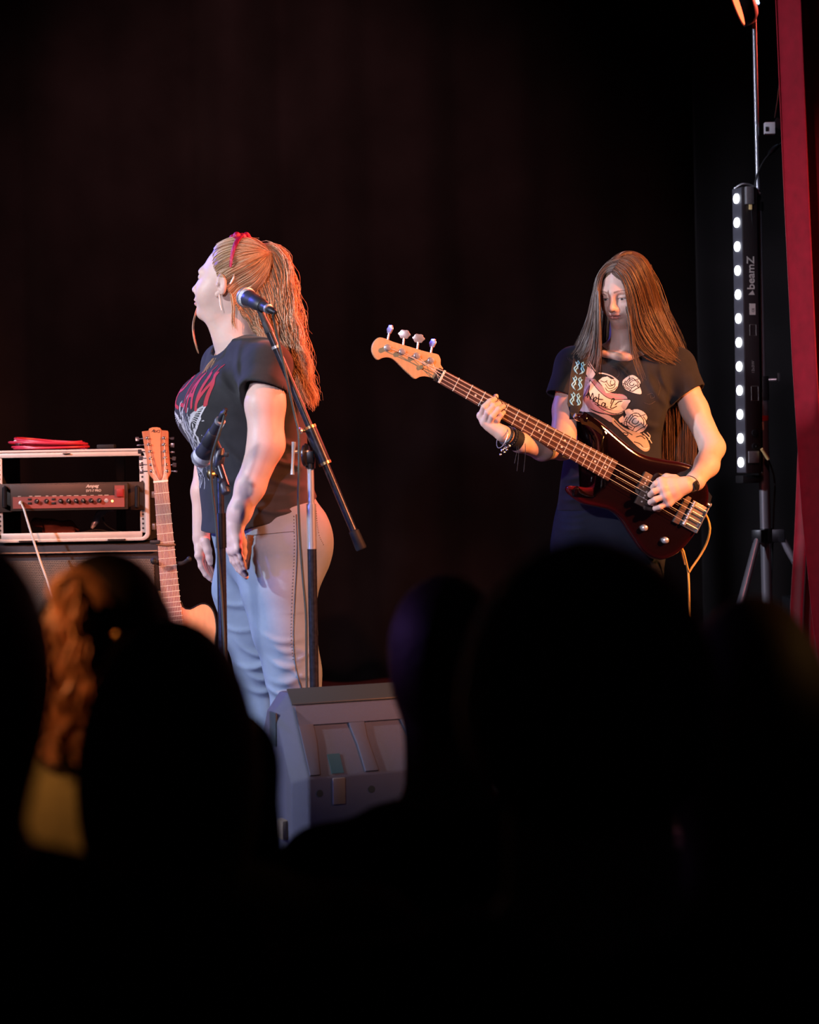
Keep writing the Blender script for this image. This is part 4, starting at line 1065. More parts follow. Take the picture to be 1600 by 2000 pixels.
for (px, py, ax, al, w, l, h) in [(1110, 935, (0, 0, 1), (1, 0, .15), .010, .06, .010), (1115, 955, (.1, 0, 1), (1, 0, -.1), .010, .06, .010), (1112, 975, (0, 0, 1), (1, 0, .1), .009, .06, .010), (1285, 770, (.8, 0, .6), (-.6, 0, .8), .012, .06, .008), (1135, 780, (-.7, 0, .7), (.7, 0, .7), .012, .05, .007), (1300, 745, (.9, 0, .4), (-.4, 0, .9), .010, .05, .007), (1270, 830, (.3, 0, 1), (1, 0, -.3), .012, .06, .006), (1130, 880, (.2, 0, 1), (1, 0, .3), .012, .05, .008)]:
    wr.append((P(px, py, YB - .11), ax, al, w, l, h))
wrinkle(T, lo, hi, wr)
tv, tf = T.mesh((P(1055, 900, YB).x, YB - .2, P(1190, 998, YB).z), (P(1400, 800, YB).x, YB + .16, P(1220, 650, YB).z), .0030)
sh_b = np_mesh('t_shirt', tv, tf, M['tee_b'], ba); sh_b['label'] = 'black short-sleeved T-shirt with cream rose and banner print'
# ---- chest print: roses, ribbon banner with the word Metal, guitar head (u right, v up, metres; 667 px per metre)
def paint_b(U, Vv):
    I = Ink(U, Vv); k = YB / F
    X = lambda px, py: ((px - 1110) * k, (930 - py) * k)
    # crop of 220 x 240 px seen at x 1080.. y 660.. (7.27 times) -> photo pixels
    c = lambda a, b: X(1080 + a / 7.27, 660 + b / 7.27)
    cr, dk, gy, mv = (0.72, 0.60, 0.50), (0.012, 0.010, 0.011), (0.30, 0.26, 0.26), (0.36, 0.20, 0.24)
    LW = .0022
    # mauve ground behind the banner
    I.poly([c(*q) for q in [(480, 560), (620, 620), (800, 800), (1000, 840), (1060, 920), (1000, 1060), (880, 1120), (700, 1090), (560, 1040), (430, 960), (420, 800), (440, 660)]], mv)
    I.poly([c(*q) for q in [(430, 900), (520, 1020), (640, 1090), (780, 1120), (860, 1180), (820, 1220), (700, 1150), (560, 1080), (420, 1060), (390, 980)]], (0.42, 0.34, 0.38))
    # guitar head and neck upper left
    I.poly([c(*q) for q in [(520, 420), (560, 440), (610, 480), (640, 540), (600, 600), (540, 590), (500, 520)]], (0.55, 0.42, 0.38), False)
    for q in ([(520, 330), (540, 380), (575, 440)], [(560, 360), (590, 420), (640, 500)], [(500, 400), (520, 450), (530, 520)]): I.stroke([c(*p) for p in q], .0028, (0.6, 0.47, 0.45))
    # dark scroll band and pale arc
    I.stroke([c(*q) for q in [(690, 530), (760, 540), (860, 580), (940, 650)]], .0040, cr)
    I.stroke([c(*q) for q in [(620, 620), (680, 720), (780, 810), (900, 860), (1040, 880)]], .0045, gy)
    # banner
    ban = [(560, 620), (600, 690), (660, 780), (760, 870), (880, 910), (1090, 915), (1060, 990), (1010, 1060), (880, 1060), (720, 1010), (600, 930), (520, 840), (540, 720)]
    I.poly([c(*q) for q in ban], cr, True)
    I.stroke([c(*q) for q in ban + [ban[0]]], LW, dk, 90)
    I.poly([c(*q) for q in [(1090, 915), (1060, 990), (1010, 1060), (960, 1000), (1000, 930)]], (0.45, 0.38, 0.34), False)
    I.poly([c(*q) for q in [(760, 1050), (880, 1050), (1000, 1070), (940, 1110), (820, 1100), (720, 1070)]], (0.5, 0.45, 0.42)); I.stroke([c(*q) for q in [(600, 960), (720, 1050), (880, 1105), (1000, 1075)]], LW, dk)
    # script word
    T_ = [[(500, 870), (520, 800), (540, 900)], [(540, 890), (575, 815), (580, 920)], [(480, 850), (500, 830), (520, 800)],
          [(575, 930), (615, 905), (620, 870), (595, 880), (590, 925), (630, 950)], [(660, 830), (650, 910), (640, 975), (670, 985)], [(620, 880), (670, 900), (710, 905)],
          [(735, 955), (705, 950), (690, 990), (720, 1000), (745, 955), (740, 1005), (770, 1010)], [(820, 960), (840, 900), (870, 900), (830, 980), (815, 1020), (850, 1025), (900, 1000)], [(880, 980), (930, 940), (980, 930)]]
    for q in T_: I.stroke([c(*p) for p in q], .0030, dk, 24)
    # wing-like square flower left, rose right, rose below
    I.poly([c(*q) for q in [(665, 640), (730, 590), (800, 580), (850, 620), (830, 700), (780, 760), (760, 820), (730, 740)]], cr, False)
    I.poly([c(*q) for q in [(740, 690), (830, 620), (900, 620), (950, 660), (930, 730), (880, 790), (770, 815)]], cr, False)
    for q in ([(760, 690), (800, 750), (870, 740), (900, 690)], [(780, 660), (815, 715), (860, 710)], [(840, 640), (830, 690), (870, 700), (900, 660), (880, 630)], [(750, 740), (790, 790), (870, 770), (920, 730)], [(700, 640), (750, 660), (790, 640)]): I.stroke([c(*p) for p in q], .0022, dk, 24)
    def rose(cx, cy, s, pet):
        I.poly([c(cx + s * a, cy + s * b) for a, b in pet], cr)
        for rr, a0, a1 in ((.25, 0, 5), (.48, .6, 5.2), (.70, 2.0, 6.8), (.88, -.5, 3.6)):
            I.stroke([c(cx + s * rr * math.cos(t) * (1 + .15 * math.sin(3 * t)), cy + s * rr * .9 * math.sin(t) * (1 + .12 * math.cos(4 * t))) for t in np.linspace(a0, a1, 9)], .0024, dk, 40)
        for t in (.3, 1.6, 2.9, 4.2, 5.4): I.stroke([c(cx + s * .5 * math.cos(t), cy + s * .5 * math.sin(t)), c(cx + s * .98 * math.cos(t + .3), cy + s * .98 * math.sin(t + .3))], .0020, dk, 6)
    rose(1125, 690, 120, [(-.3, -.95), (.25, -1.0), (.75, -.65), (1.0, -.2), (.9, .35), (1.05, .95), (.95, 1.25), (.3, 1.15), (-.2, .95), (-.75, .65), (-1.05, .1), (-.95, -.45)])
    rose(1160, 1210, 165, [(-.4, -.9), (.1, -1.0), (.7, -.75), (1.0, -.3), (.85, .1), (1.0, .4), (.7, .85), (.2, 1.0), (-.35, .85), (-.6, .45), (-1.05, .2), (-.85, -.4)])
    for q in ([(1010, 1060), (1080, 1040), (1130, 1100), (1040, 1120)], [(990, 1130), (930, 1180), (960, 1230), (1020, 1200)]): I.poly([c(*p) for p in q], cr)
    # lower ribbon and scrolls beside the bass edge
    I.poly([c(*q) for q in [(850, 1150), (960, 1260), (1080, 1330), (1260, 1390), (1340, 1480), (1370, 1600), (1300, 1640), (1180, 1560), (1060, 1440), (940, 1320), (840, 1230)]], (0.50, 0.38, 0.26))
    for q in ([(1000, 1370), (1060, 1380), (1050, 1410), (1010, 1400)], [(1180, 1430), (1250, 1420), (1300, 1460)], [(1150, 1500), (1230, 1530), (1290, 1600)], [(1260, 1400), (1330, 1430), (1370, 1520)], [(870, 1200), (980, 1310), (1120, 1400)]): I.stroke([c(*p) for p in q], .0026, dk, 20)
    for q in ([(1330, 1370), (1375, 1420), (1360, 1470)], [(1280, 1380), (1350, 1440), (1400, 1520)], [(1230, 1560), (1300, 1600), (1350, 1590)]): I.stroke([c(*p) for p in q], .0030, cr, 16)
    # faint dark scrolls
    for q in ([(860, 430), (940, 470), (960, 560), (920, 600)], [(1330, 850), (1400, 830), (1430, 880), (1380, 900), (1370, 860)], [(1280, 960), (1360, 980), (1440, 940)], [(1500, 640), (1520, 760), (1480, 860)]): I.stroke([c(*p) for p in q], .0016, (0.07, 0.06, 0.06), 20)
    for q in ([(460, 760), (440, 800), (470, 810), (490, 770), (450, 740)], [(520, 690), (550, 660), (545, 700)], [(480, 560), (500, 620), (540, 640)]): I.stroke([c(*p) for p in q], .0020, (0.5, 0.3, 0.33), 16)
    return I.rgb, I.al
tree = bvh(tv, tf)
k_ = YB / F
org = P(1110, 930, YB - .10)
decal('shirt_print', tree, org, V(1, 0, 0), V(0, 0, 1), V(0, -1, 0), 210 * k_, 245 * k_, .0009, paint_b, M['print'], ba, .0010, .30)['label'] = 'cream roses and ribbon banner reading Metal'
# ---- black jeans, shoes
M['jean_b'] = mat('black_denim', (0.020, 0.024, 0.032), 0.85, 0, .2, noise=.2, nscale=20, bump=.2, bscale=1200)
J = Sdf()
J.zloft([ring(a, b, f, l, YB) for a, b, f, l in [(1115, 1190, .075, .13), (1080, 1188, .110, .158), (1030, 1188, .112, .163), (985, 1190, .102, .153), (975, 1191, .10, .15)]], BF, .02)
J.limb([P(1140, 1080, YB), P(1138, 1300, YB - .02), P(1136, 1580, YB)], [.086, .062, .056], .04); J.limb([P(1238, 1080, YB), P(1250, 1300, YB - .02), P(1264, 1580, YB)], [.086, .062, .056], .04)
wrinkle(J, lo, hi, [(P(1110, 1005 + 14 * i, YB - .1), (.1, 0, 1), (1, 0, .1), .010, .06, .008) for i in range(3)])
jv, jf = J.mesh((P(1050, 1000, YB).x, YB - .2, .06), (P(1330, 1000, YB).x, YB + .2, P(1190, 970, YB).z), .006)
np_mesh('jeans', jv, jf, M['jean_b'], ba)
for bx in (1136, 1264):
    s = P(bx, 1580, YB); S_ = Sdf(); S_.ell((s.x, YB - .055, .038), (.046, .13, .036), .02); S_.ell((s.x, YB + .01, .07), (.045, .06, .06), .03)
    sv, sf = S_.mesh((s.x - .1, YB - .22, .002), (s.x + .1, YB + .12, .16), .006); np_mesh('shoe', sv, sf, M['canvas_black'], ba)
# ---- long straight hair: sheets from the part, over the scalp, then falling
ht = bvh(*v1)
def hg(pts, lift=.006, tail=()):
    """pixel guide laid on the head (lifted), continued by free points (px, py, depth)"""
    out = []; lastY = YB - .10
    for i, (a, b) in enumerate(pts):
        p = P(a, b, 5.2); d = (p - V(0, 0, CZ)).normalized(); h, n, _, _ = ht.ray_cast(p, d, 3.0)
        if h is not None and h.y < YB + .03: lastY = h.y - lift * (0.3 if i == 0 else 1)
        out.append(P(a, b, lastY))
    for a, b, Y in tail:
        p = P(a, b, 5.2); d = (p - V(0, 0, CZ)).normalized(); h, n, _, _ = ht.ray_cast(p, d, 3.0)
        out.append(P(a, b, min(Y, h.y - lift) if h is not None and b < 640 else Y))
    return out
HB = []
Rg = [hg([(1198, 531), (1209, 537), (1219, 553), (1226, 577), (1231, 603)], .005, [(1235, 640, YB - .105), (1245, 672, YB - .098), (1262, 692, YB - .09), (1288, 704, YB - .08)]),
      hg([(1203, 521), (1219, 535), (1233, 564), (1242, 600)], .007, [(1252, 640, YB - .10), (1280, 682, YB - .085), (1312, 704, YB - .065)]),
      hg([(1211, 509), (1230, 522), (1247, 556)], .008, [(1260, 600, YB - .075), (1279, 645, YB - .07), (1306, 688, YB - .055), (1332, 712, YB - .035)]),
      hg([(1221, 501), (1234, 500), (1248, 512)], .012, [(1265, 548, YB - .035), (1280, 600, YB - .03), (1301, 650, YB - .03), (1325, 694, YB - .02), (1346, 732, YB - .0)]),
      hg([(1230, 501), (1241, 500), (1254, 508)], .012, [(1272, 540, YB - .01), (1293, 600, YB + .02), (1314, 650, YB + .02), (1335, 698, YB + .03), (1350, 745, YB + .05), (1352, 800, YB + .08)])]
for a, n, li in ((.004, 1700, 0), (.008, 1000, 0)): HB.append(sheet(Rg, n, 30, .0015, a, short=.10, clump=.30))
# long mass down the back, seen beside the arm
bk = [pix([(1252, 514, YB + .04), (1280, 560, YB + .075), (1306, 640, YB + .075), (1334, 720, YB + .09), (1350, 790, YB + .10), (1352, 905, YB + .10)]), pix([(1262, 520, YB + .07), (1280, 600, YB + .09), (1300, 700, YB + .115), (1324, 780, YB + .12), (1328, 912, YB + .11)]), pix([(1240, 520, YB + .085), (1250, 620, YB + .10), (1272, 720, YB + .125), (1294, 800, YB + .13), (1298, 920, YB + .12)])]
for n in (900, 700): HB.append(sheet(bk, n, 26, .006, .010, short=.08, clump=.35))
HB.append(sheet([pix([(1345, 760, YB + .10), (1351, 850, YB + .105), (1350, 905, YB + .105)]), pix([(1300, 770, YB + .13), (1302, 850, YB + .13), (1298, 920, YB + .13)])], 700, 18, .008, .010, short=.1, clump=.3))
Lg = [hg([(1196, 531), (1183, 534), (1173, 545), (1169, 570), (1167, 600)], .005, [(1165, 625, YB - .10), (1160, 655, YB - .095), (1152, 684, YB - .09), (1140, 700, YB - .085)]),
      hg([(1203, 520), (1186, 525), (1171, 546)], .007, [(1165, 580, YB - .09), (1160, 620, YB - .085), (1150, 660, YB - .075), (1137, 688, YB - .07), (1127, 699, YB - .065)]),
      hg([(1212, 508), (1190, 515)], .008, [(1170, 538, YB - .07), (1162, 575, YB - .06), (1154, 620, YB - .055), (1143, 660, YB - .045), (1128, 690, YB - .04), (1119, 701, YB - .035)]),
      hg([(1234, 494), (1206, 502)], .006, [(1178, 528, YB - .03), (1163, 575, YB - .02), (1150, 635, YB + .0), (1140, 690, YB + .06), (1140, 790, YB + .09)])]
for a, n in ((.003, 1000), (.006, 700)): HB.append(sheet(Lg, n, 26, .0015, a, short=.1, clump=.30))
# hair behind the neck
HB.append(sheet([pix([(1175, 570, YB + .04), (1165, 640, YB + .05), (1160, 700, YB + .085)]), pix([(1222, 560, YB + .085), (1222, 640, YB + .08), (1222, 700, YB + .1)]), pix([(1265, 570, YB + .05), (1290, 650, YB + .07), (1310, 720, YB + .1)])], 900, 14, .006, .010, short=.1))
# wisps in front of the shirt
HB.append(sheet([pix([(1169, 560, YB - .115), (1172, 620, YB - .125), (1175, 680, YB - .125), (1172, 735, YB - .13)]), pix([(1164, 600, YB - .11), (1160, 660, YB - .11), (1150, 700, YB - .11), (1140, 715, YB - .105)])], 70, 20, .002, .004, short=.35))
HB.append(sheet([pix([(1222, 590, YB - .108), (1229, 630, YB - .118), (1234, 690, YB - .115), (1248, 735, YB - .125)]), pix([(1226, 600, YB - .108), (1232, 640, YB - .118), (1244, 700, YB - .115), (1260, 745, YB - .125)])], 46, 20, .002, .004, short=.35))
for g_ in (pix([(1170, 540, YB - .03), (1146, 630, YB - .02), (1118, 690, YB), (1112, 703, YB - .05), (1124, 712, YB - .085), (1142, 706, YB - .09)]), pix([(1268, 520, YB), (1305, 610, YB), (1335, 680, YB), (1352, 728, YB)]), pix([(1262, 510, YB), (1296, 590, YB + .02), (1330, 660, YB), (1362, 745, YB)])):
    HB.append(sheet([g_], 10, 20, .003, .007, short=.4))
strands_mesh('hair', HB, .00082, M['hair'], ba, [(0.13, 0.066, 0.034), (0.10, 0.048, 0.024), (0.18, 0.098, 0.052), (0.065, 0.030, 0.016)], label='very long straight brown hair with a centre part')
# ---- watch, bracelets
M['watch'] = mat('black_watch', (0.012, 0.012, 0.013), .35, 0, .5)
wa = P(1352, 944, YB - .228); wd = (P(1342, 946, YB - .245) - P(1381, 908, YB - .15)).normalized()
u_, v_, w_ = frame_from(wd, V(0, -1, 0))
w1 = MB().lathe(wa - wd * .008, wd, [(0, .0245), (.001, .0262), (.015, .0262), (.016, .0245)], 28).build('wristwatch', M['watch'], ba, smooth=True)
MB().box(wa + (V(.35, -1, -.2).normalized()) * .026, (.020, .024, .008), (wd, wd.cross(V(.35, -1, -.2).normalized()).normalized(), V(.35, -1, -.2).normalized())).build('watch_case', M['watch'], w1, bevel=.002)
def cuff(pos, d, r, w, name, m, seg=26, par=ba):
    return MB().lathe(Vector(pos) - d * w / 2, d, [(0, r - .001), (.0008, r + .0008), (w - .0008, r + .0008), (w, r - .001)], seg).build(name, m, par, smooth=True)
bd = (P(1015, 864, YB - .30) - P(986, 849, YB - .338)).normalized()
q0 = P(986, 849, YB - .338)
cuff(q0 + bd * .042, bd, .0285, .034, 'leather_cuff', M['rubber'])
M['studs'] = mat('silver_beads', (.75, .72, .70), .2, 1.0)
for k, (t, r, nb, br_) in enumerate(((.006, .0260, 26, .0017), (.020, .0285, 26, .0017))):
    cuff(q0 + bd * t, bd, r - .0005, .008, 'bracelet', M['black_plastic'])
    uu, vv, _ = frame_from(bd); mb = MB()
    for j in range(nb):
        a = 2 * math.pi * j / nb; mb.ball(q0 + bd * t + (uu * math.cos(a) + vv * math.sin(a)) * (r + .001), br_, 6, 4)
    o = mb.build('bead_string', M['studs'], ba, smooth=True); o['kind'] = 'stuff'
uu, vv, _ = frame_from(bd)
lp = [q0 + bd * (-.004 - .010 * math.sin(a)) + uu * math.cos(a) * .030 + vv * math.sin(a) * .030 + V(-.004, 0, -.010) for a in np.linspace(0, 6.283, 30)]
MB().tube(lp, .0013, 6).build('bangle', M['steel'], ba, smooth=True)
mb = MB()
for j in range(9): mb.ball(P(978 + 2.3 * j + 2 * math.sin(j * 3), 884 - 1.5 * j + 4 * math.cos(j * 2.1), YB - .36), .0042, 7, 5)
o = mb.build('charm_beads', M['studs'], ba, smooth=True); o['kind'] = 'stuff'
for q in ([(1010, 868), (1009, 885), (1005, 905)], [(1013, 870), (1013, 890), (1010, 920)], [(1026, 866), (1026, 890), (1023, 922)]):
    MB().tube(crom(pix([(a, b, YB - .335) for a, b in q]), 8), .0009, 5).build('bracelet_cord', M['black_plastic'], ba, smooth=True)

# ================================================================== STRAP AND CABLE
M['strap'] = mat('black_webbing', (0.010, 0.010, 0.013), .6, bump=.3, bscale=900)
M['strap_print'] = mat('blue_flames', (0.25, 0.62, 0.85), .5)
strap = thing('guitar_strap', 'black guitar strap with pale blue flame pattern over the bassist\'s shoulder', 'strap', P(1130, 812, YB - .15))
pth = crom([tuple(x) for x in pix([(1121, 815, YB - .165), (1122, 800, YB - .150), (1125, 770, YB - .128), (1129, 735, YB - .108), (1136, 700, YB - .075), (1143, 683, YB - .03), (1150, 678, YB + .02), (1165, 690, YB + .075), (1200, 760, YB + .125), (1290, 880, YB + .14), (1360, 950, YB + .05), (1384, 984, YB - .13)])], 150)
wdt = [.006 + .016 * min(1, i / 6) for i in range(138)] + [.022 - .0015 * i for i in range(12)]
mb = MB(); rows = []
acr0 = V(1, .25, .1).normalized()
for i, p in enumerate(pth):
    t = Vector(pth[min(i + 1, 149)] - pth[max(i - 1, 0)]).normalized(); a = acr0 - t * acr0.dot(t); a.normalize(); nn = t.cross(a).normalized()
    if nn.y > 0 and i < 40: nn = -nn
    rows.append((Vector(p), a, nn, wdt[i]))
for i, (p, a, nn, w) in enumerate(rows): mb.v += [p - a * w - nn * .0012, p + a * w - nn * .0012, p + a * w + nn * .0012, p - a * w + nn * .0012]
for i in range(149):
    for k in range(4): mb.f.append((4 * i + k, 4 * i + (k + 1) % 4, 4 * i + 4 + (k + 1) % 4, 4 * i + 4 + k))
mb.f += [(3, 2, 1, 0), (596, 597, 598, 599)]
mb.build('webbing', M['strap'], strap, smooth=True)
def sp(s, u, lift=.0022):
    i = min(max(s, 0), 148.9); j = int(i); f = i - j; p, a, nn, w = rows[j]; p2 = rows[j + 1][0]
    return p.lerp(p2, f) + a * u + nn * (lift if nn.y < 0 else -lift)
for c0 in (8.0, 15.0, 22.0):
    for sd in (-1, 1):
        for fl in ([(-2.4, .004), (-1.2, .011), (.2, .006), (1.6, .012), (2.6, .007)], [(-2.0, .010), (-.6, .016), (.8, .010), (2.0, .016)], [(-.4, .004), (.8, .008), (1.8, .004), (2.8, .010)]):
            q = crom([tuple(sp(c0 + a * 1.15, sd * (b - .001))) for a, b in fl], 12)
            MB().tube(q, [.0004 + .0016 * math.sin(math.pi * (i + 1) / 13) for i in range(12)], 5).build('flame_print', M['strap_print'], strap, smooth=True)
MB().box(sp(2.5, 0, .001), (.026, .004, .040), (V(1, 0, 0), V(0, 1, 0), V(.08, 0, 1))).build('strap_end', M['rubber'], strap, bevel=.003)
M['yellow_cable'] = mat('yellow_cable', (0.72, 0.42, 0.10), .5)
cb = crom([tuple(x) for x in pix([(1377, 1002, YB - .155), (1384, 1016, YB - .15), (1387, 1035, YB - .14), (1381, 1060, YB - .12), (1368, 1085, YB - .11), (1352, 1108, YB - .11), (1346, 1118, YB - .11), (1341, 1100, YB - .13), (1335, 1076, YB - .16), (1330, 1070, YB - .13), (1338, 1100, YB - .09), (1345, 1125, YB - .10), (1348, 1300, YB - .1), (1350, 1560, YB - .12), (1380, 1612, YB - .14)])], 70)
cb[-1][2] = .006; cb[-2][2] = max(cb[-2][2], .006)
tag(MB().tube(cb, .0034, 8).build('instrument_cable', M['yellow_cable'], None, smooth=True), 'yellow instrument cable looping from the bass down to the floor', 'cable')
# ================================================================== MICROPHONES AND STANDS
M['mic_grille'] = mat('mic_grille', (0.68, 0.68, 0.66), 0.4, 0.5, bump=0.9, bscale=700)
M['mic_body'] = mat('mic_body', (0.045, 0.045, 0.060), 0.4, 0.3, noise=.1)
M['stand_blue_black'] = mat('worn_black_tube', (0.030, 0.030, 0.040), 0.32, 0.5, noise=.5, nscale=90)
M['cable_green'] = mat('dark_green_cable', (0.045, 0.055, 0.045), 0.5)
M['clip_plastic'] = mat('clip_plastic', (0.020, 0.020, 0.024), .5)
def microphone(head, tail, label, s=1.0):
    h, t = Vector(head), Vector(tail); d = (t - h).normalized(); r = .0255 * s
    mic = thing('microphone', label, 'microphone', h)
    MB().lathe(h, d, [(-r, .001)] + [(-r * math.cos(a), r * math.sin(a)) for a in np.linspace(.15, 1.5, 9)] + [(.012, r * .96), (.017, r * .9)], 28).build('grille', M['mic_grille'], mic, smooth=True)
    MB().lathe(h, d, [(.0005 - .004, r * .98), (-.003, r * 1.06), (.003, r * 1.06), (.0042, r * .98)], 28).build('grille_band', M['steel'], mic, smooth=True)
    MB().lathe(h, d, [(.016, r * .88), (.018, r * .92), (.034, r * .80), (.060, r * .66), (.135, r * .47), (.138, r * .47)], 24).build('handle', M['mic_body'], mic, smooth=True)
    MB().lathe(h, d, [(.138, r * .46), (.139, r * .50), (.147, r * .50), (.148, r * .42)], 20).build('end_ring', M['steel'], mic, smooth=True)
    MB().lathe(h, d, [(.148, .0088), (.172, .0088), (.176, .0062), (.190, .0045)], 16).build('connector', M['black_plastic'], mic, smooth=True)
    return mic, d
# --- boom stand beside the singer
Y1 = 5.62
mh, mtail = P(481, 581, 5.70), P(526, 604, 5.575)
mic1, d1 = microphone(mh, mtail, 'vocal microphone on the tall boom, in front of the ponytail', 1.02)
st = thing('microphone_stand', 'tall chrome and black boom microphone stand in front of the singer', 'microphone stand', (P(610, 1340, Y1).x, Y1, 0))
px0 = P(608, 1000, Y1).x
def zp(py, Y, px=610): return P(px, py, Y).z
def vpole(x, Y, z0, z1, r, name, m, par, seg=18): return MB().cyl((x, Y, z0), (x, Y, z1), r, seg=seg).build(name, m, par, smooth=True)
vpole(px0, Y1, zp(1072, Y1), zp(902, Y1), .0088, 'inner_tube', M['chrome'], st)
vpole(px0, Y1, .035, zp(985, Y1), .0122, 'outer_tube', M['stand_blue_black'], st)
vpole(px0, Y1, zp(1072, Y1), zp(984, Y1), .0127, 'tube_sleeve', M['chrome'], st)
MB().lathe((px0, Y1, 0), V(0, 0, 1), [(0.0, .125), (.012, .127), (.022, .115), (.034, .05), (.045, .02), (.05, .014)], 36).build('round_base', M['black_metal'], st, smooth=True)
vpole(px0, Y1, zp(915, Y1), zp(893, Y1), .013, 'tube_collar', M['black_plastic'], st)
MB().box((px0 - .001, Y1, zp(893, Y1)), (.022, .030, .034)).build('clutch_block', M['black_metal'], st, bevel=.004)
bt_, bb_ = P(509, 608, 5.63), P(706, 1072, 5.60)
bx = (bb_ - bt_).normalized()
def on_boom(py): return bt_ + (bb_ - bt_) * ((py - 608) / (1072 - 608))
MB().cyl(on_boom(645), bb_, .0098, seg=16).build('boom_arm', M['stand_blue_black'], st, smooth=True)
MB().cyl(on_boom(835), on_boom(906), .0165, seg=20).build('boom_clutch', M['stand_blue_black'], st, smooth=True)
MB().cyl(on_boom(833), on_boom(838), .0172, seg=20).build('clutch_ring', M['brass'], st, smooth=True)
MB().cyl(on_boom(903), on_boom(908), .0172, seg=20).build('clutch_ring', M['brass'], st, smooth=True)
MB().lathe(on_boom(1036), bx, [(0, .011), (.002, .0135), (.050, .0150), (.054, .013)], 18).build('end_grip', M['rubber'], st, smooth=True)
MB().cyl(on_boom(676), on_boom(681), .0112, seg=16).build('arm_ring', M['steel'], st, smooth=True)
# clip holding the microphone
MB().lathe(on_boom(650), -bx, [(0, .0115), (.004, .012), (.022, .010), (.040, .008), (.048, .006)], 16).build('clip_joint', M['clip_plastic'], st, smooth=True)
cpos = mh + d1 * .085
MB().lathe(cpos - d1 * .030, d1, [(0, .0190), (.002, .0205), (.052, .0170), (.054, .0155)], 20).build('clip_sleeve', M['clip_plastic'], st, smooth=True)
MB().tube([cpos + V(0, 0, -.012), on_boom(628), on_boom(645)], [.008, .009, .010], 12).build('clip_neck', M['clip_plastic'], st, smooth=True)
# T-handle and plates
tk = P(575, 882, Y1 - .03); MB().cyl(tk + V(-.006, 0, 0), P(602, 882, Y1 - .01), .0042, seg=12).build('clamp_screw', M['chrome'], st, smooth=True)
MB().tube([P(574, 863, Y1 - .03), P(574, 870, Y1 - .03), P(573, 882, Y1 - .03), P(571.5, 914, Y1 - .03), P(571, 927, Y1 - .03)], [.0058, .0058, .0042, .0040, .0055], 12).build('t_handle', M['chrome'], st, smooth=True)
MB().lathe(P(595, 889, Y1 - .008), V(1, -.28, 0), [(0, .030), (.004, .031), (.008, .028)], 24).build('clamp_disc', M['stand_blue_black'], st, smooth=True)
MB().cyl(P(586, 842, Y1 - .03), P(600, 842, Y1 - .005), .0035, seg=10).build('clutch_screw', M['brass'], st, smooth=True)
MB().lathe(P(583, 842, Y1 - .034), V(1, .5, 0), [(0, .006), (.003, .0095), (.009, .0085), (.010, .005)], 16).build('clutch_knob', M['steel'], st, smooth=True)
cb = crom([tuple(q) for q in [mh + d1 * .185] + pix([(533, 612, 5.555), (541, 650, 5.57), (552, 700, 5.575), (566, 765, 5.58), (577, 815, 5.585), (584, 850, 5.575), (584, 920, 5.575), (583, 980, 5.58), (586, 1050, 5.585), (592, 1130, 5.59), (598, 1200, 5.595), (599, 1300, 5.595)]) + [V(px0 - .02, Y1 - .03, .10), V(px0 - .03, Y1 - .10, .055), V(px0 - .02, Y1 - .16, .006), V(px0 + .06, Y1 - .20, .006), V(px0 + .3, Y1 - .1, .006)]], 90)
tag(MB().tube(cb, .0034, 8).build('microphone_cable', M['cable_green'], None, smooth=True), 'dark green cable running down the tall boom stand', 'cable')
# --- low stand with downward microphone
Y2 = 5.50
mh2, mt2 = P(394, 894, 5.53), P(428, 826, 5.44)
mic2, d2 = microphone(mh2, mt2, 'silver-headed microphone pointing down on the lower stand', 1.02)
s2 = thing('microphone_stand', 'lower black microphone stand with short drooping boom, left of the tall one', 'microphone stand', (P(430, 1230, Y2).x, Y2, 0))
x2 = P(431, 1000, Y2).x
vpole(x2, Y2, zp(1010, Y2, 430), zp(895, Y2, 430), .0095, 'inner_tube', M['stand_blue_black'], s2)
vpole(x2, Y2, .035, zp(1068, Y2, 430), .0118, 'outer_tube', M['stand_blue_black'], s2)
vpole(x2, Y2, zp(1070, Y2, 430), zp(1002, Y2, 430), .0140, 'height_grip', M['black_metal'], s2)
MB().lathe((x2, Y2, 0), V(0, 0, 1), [(0.0, .125), (.012, .127), (.022, .115), (.034, .05), (.045, .02), (.05, .014)], 36).build('round_base', M['black_metal'], s2, smooth=True)
MB().lathe(P(427, 905, Y2 - .012), P(431, 880, Y2 - .012) - P(427, 905, Y2 - .012), [(-.010, .0120), (-.008, .0138), (.020, .0138), (.026, .0118), (.034, .0100), (.040, .007)], 20).build('clutch_sleeve', M['mic_body'], s2, smooth=True)
MB().cyl(P(427, 903, Y2 - .012), P(443, 952, Y2 - .05), .0085, seg=14).build('boom_arm', M['stand_blue_black'], s2, smooth=True)
MB().lathe(P(434, 937, Y2 - .035), P(443, 966, Y2 - .055) - P(434, 937, Y2 - .035), [(0, .0095), (.002, .0115), (.038, .0120), (.041, .010)], 18).build('end_grip', M['mic_body'], s2, smooth=True)
MB().cyl(P(431, 890, Y2), P(441, 889, Y2 - .03), .0032, seg=10).build('wing_screw', M['brass'], s2, smooth=True)
MB().box(P(442, 888, Y2 - .035), (.012, .008, .012)).build('wing_knob', M['black_plastic'], s2, bevel=.002)
MB().cyl(P(412, 925, Y2 - .02), P(425, 930, Y2), .0040, seg=10).build('side_screw', M['brass'], s2, smooth=True)
MB().lathe(P(406, 927, Y2 - .03), V(1, .6, 0), [(0, .007), (.004, .0125), (.014, .0125), (.016, .008)], 16).build('side_knob', M['brass'], s2, smooth=True)
c2 = mh2 + d2 * .080
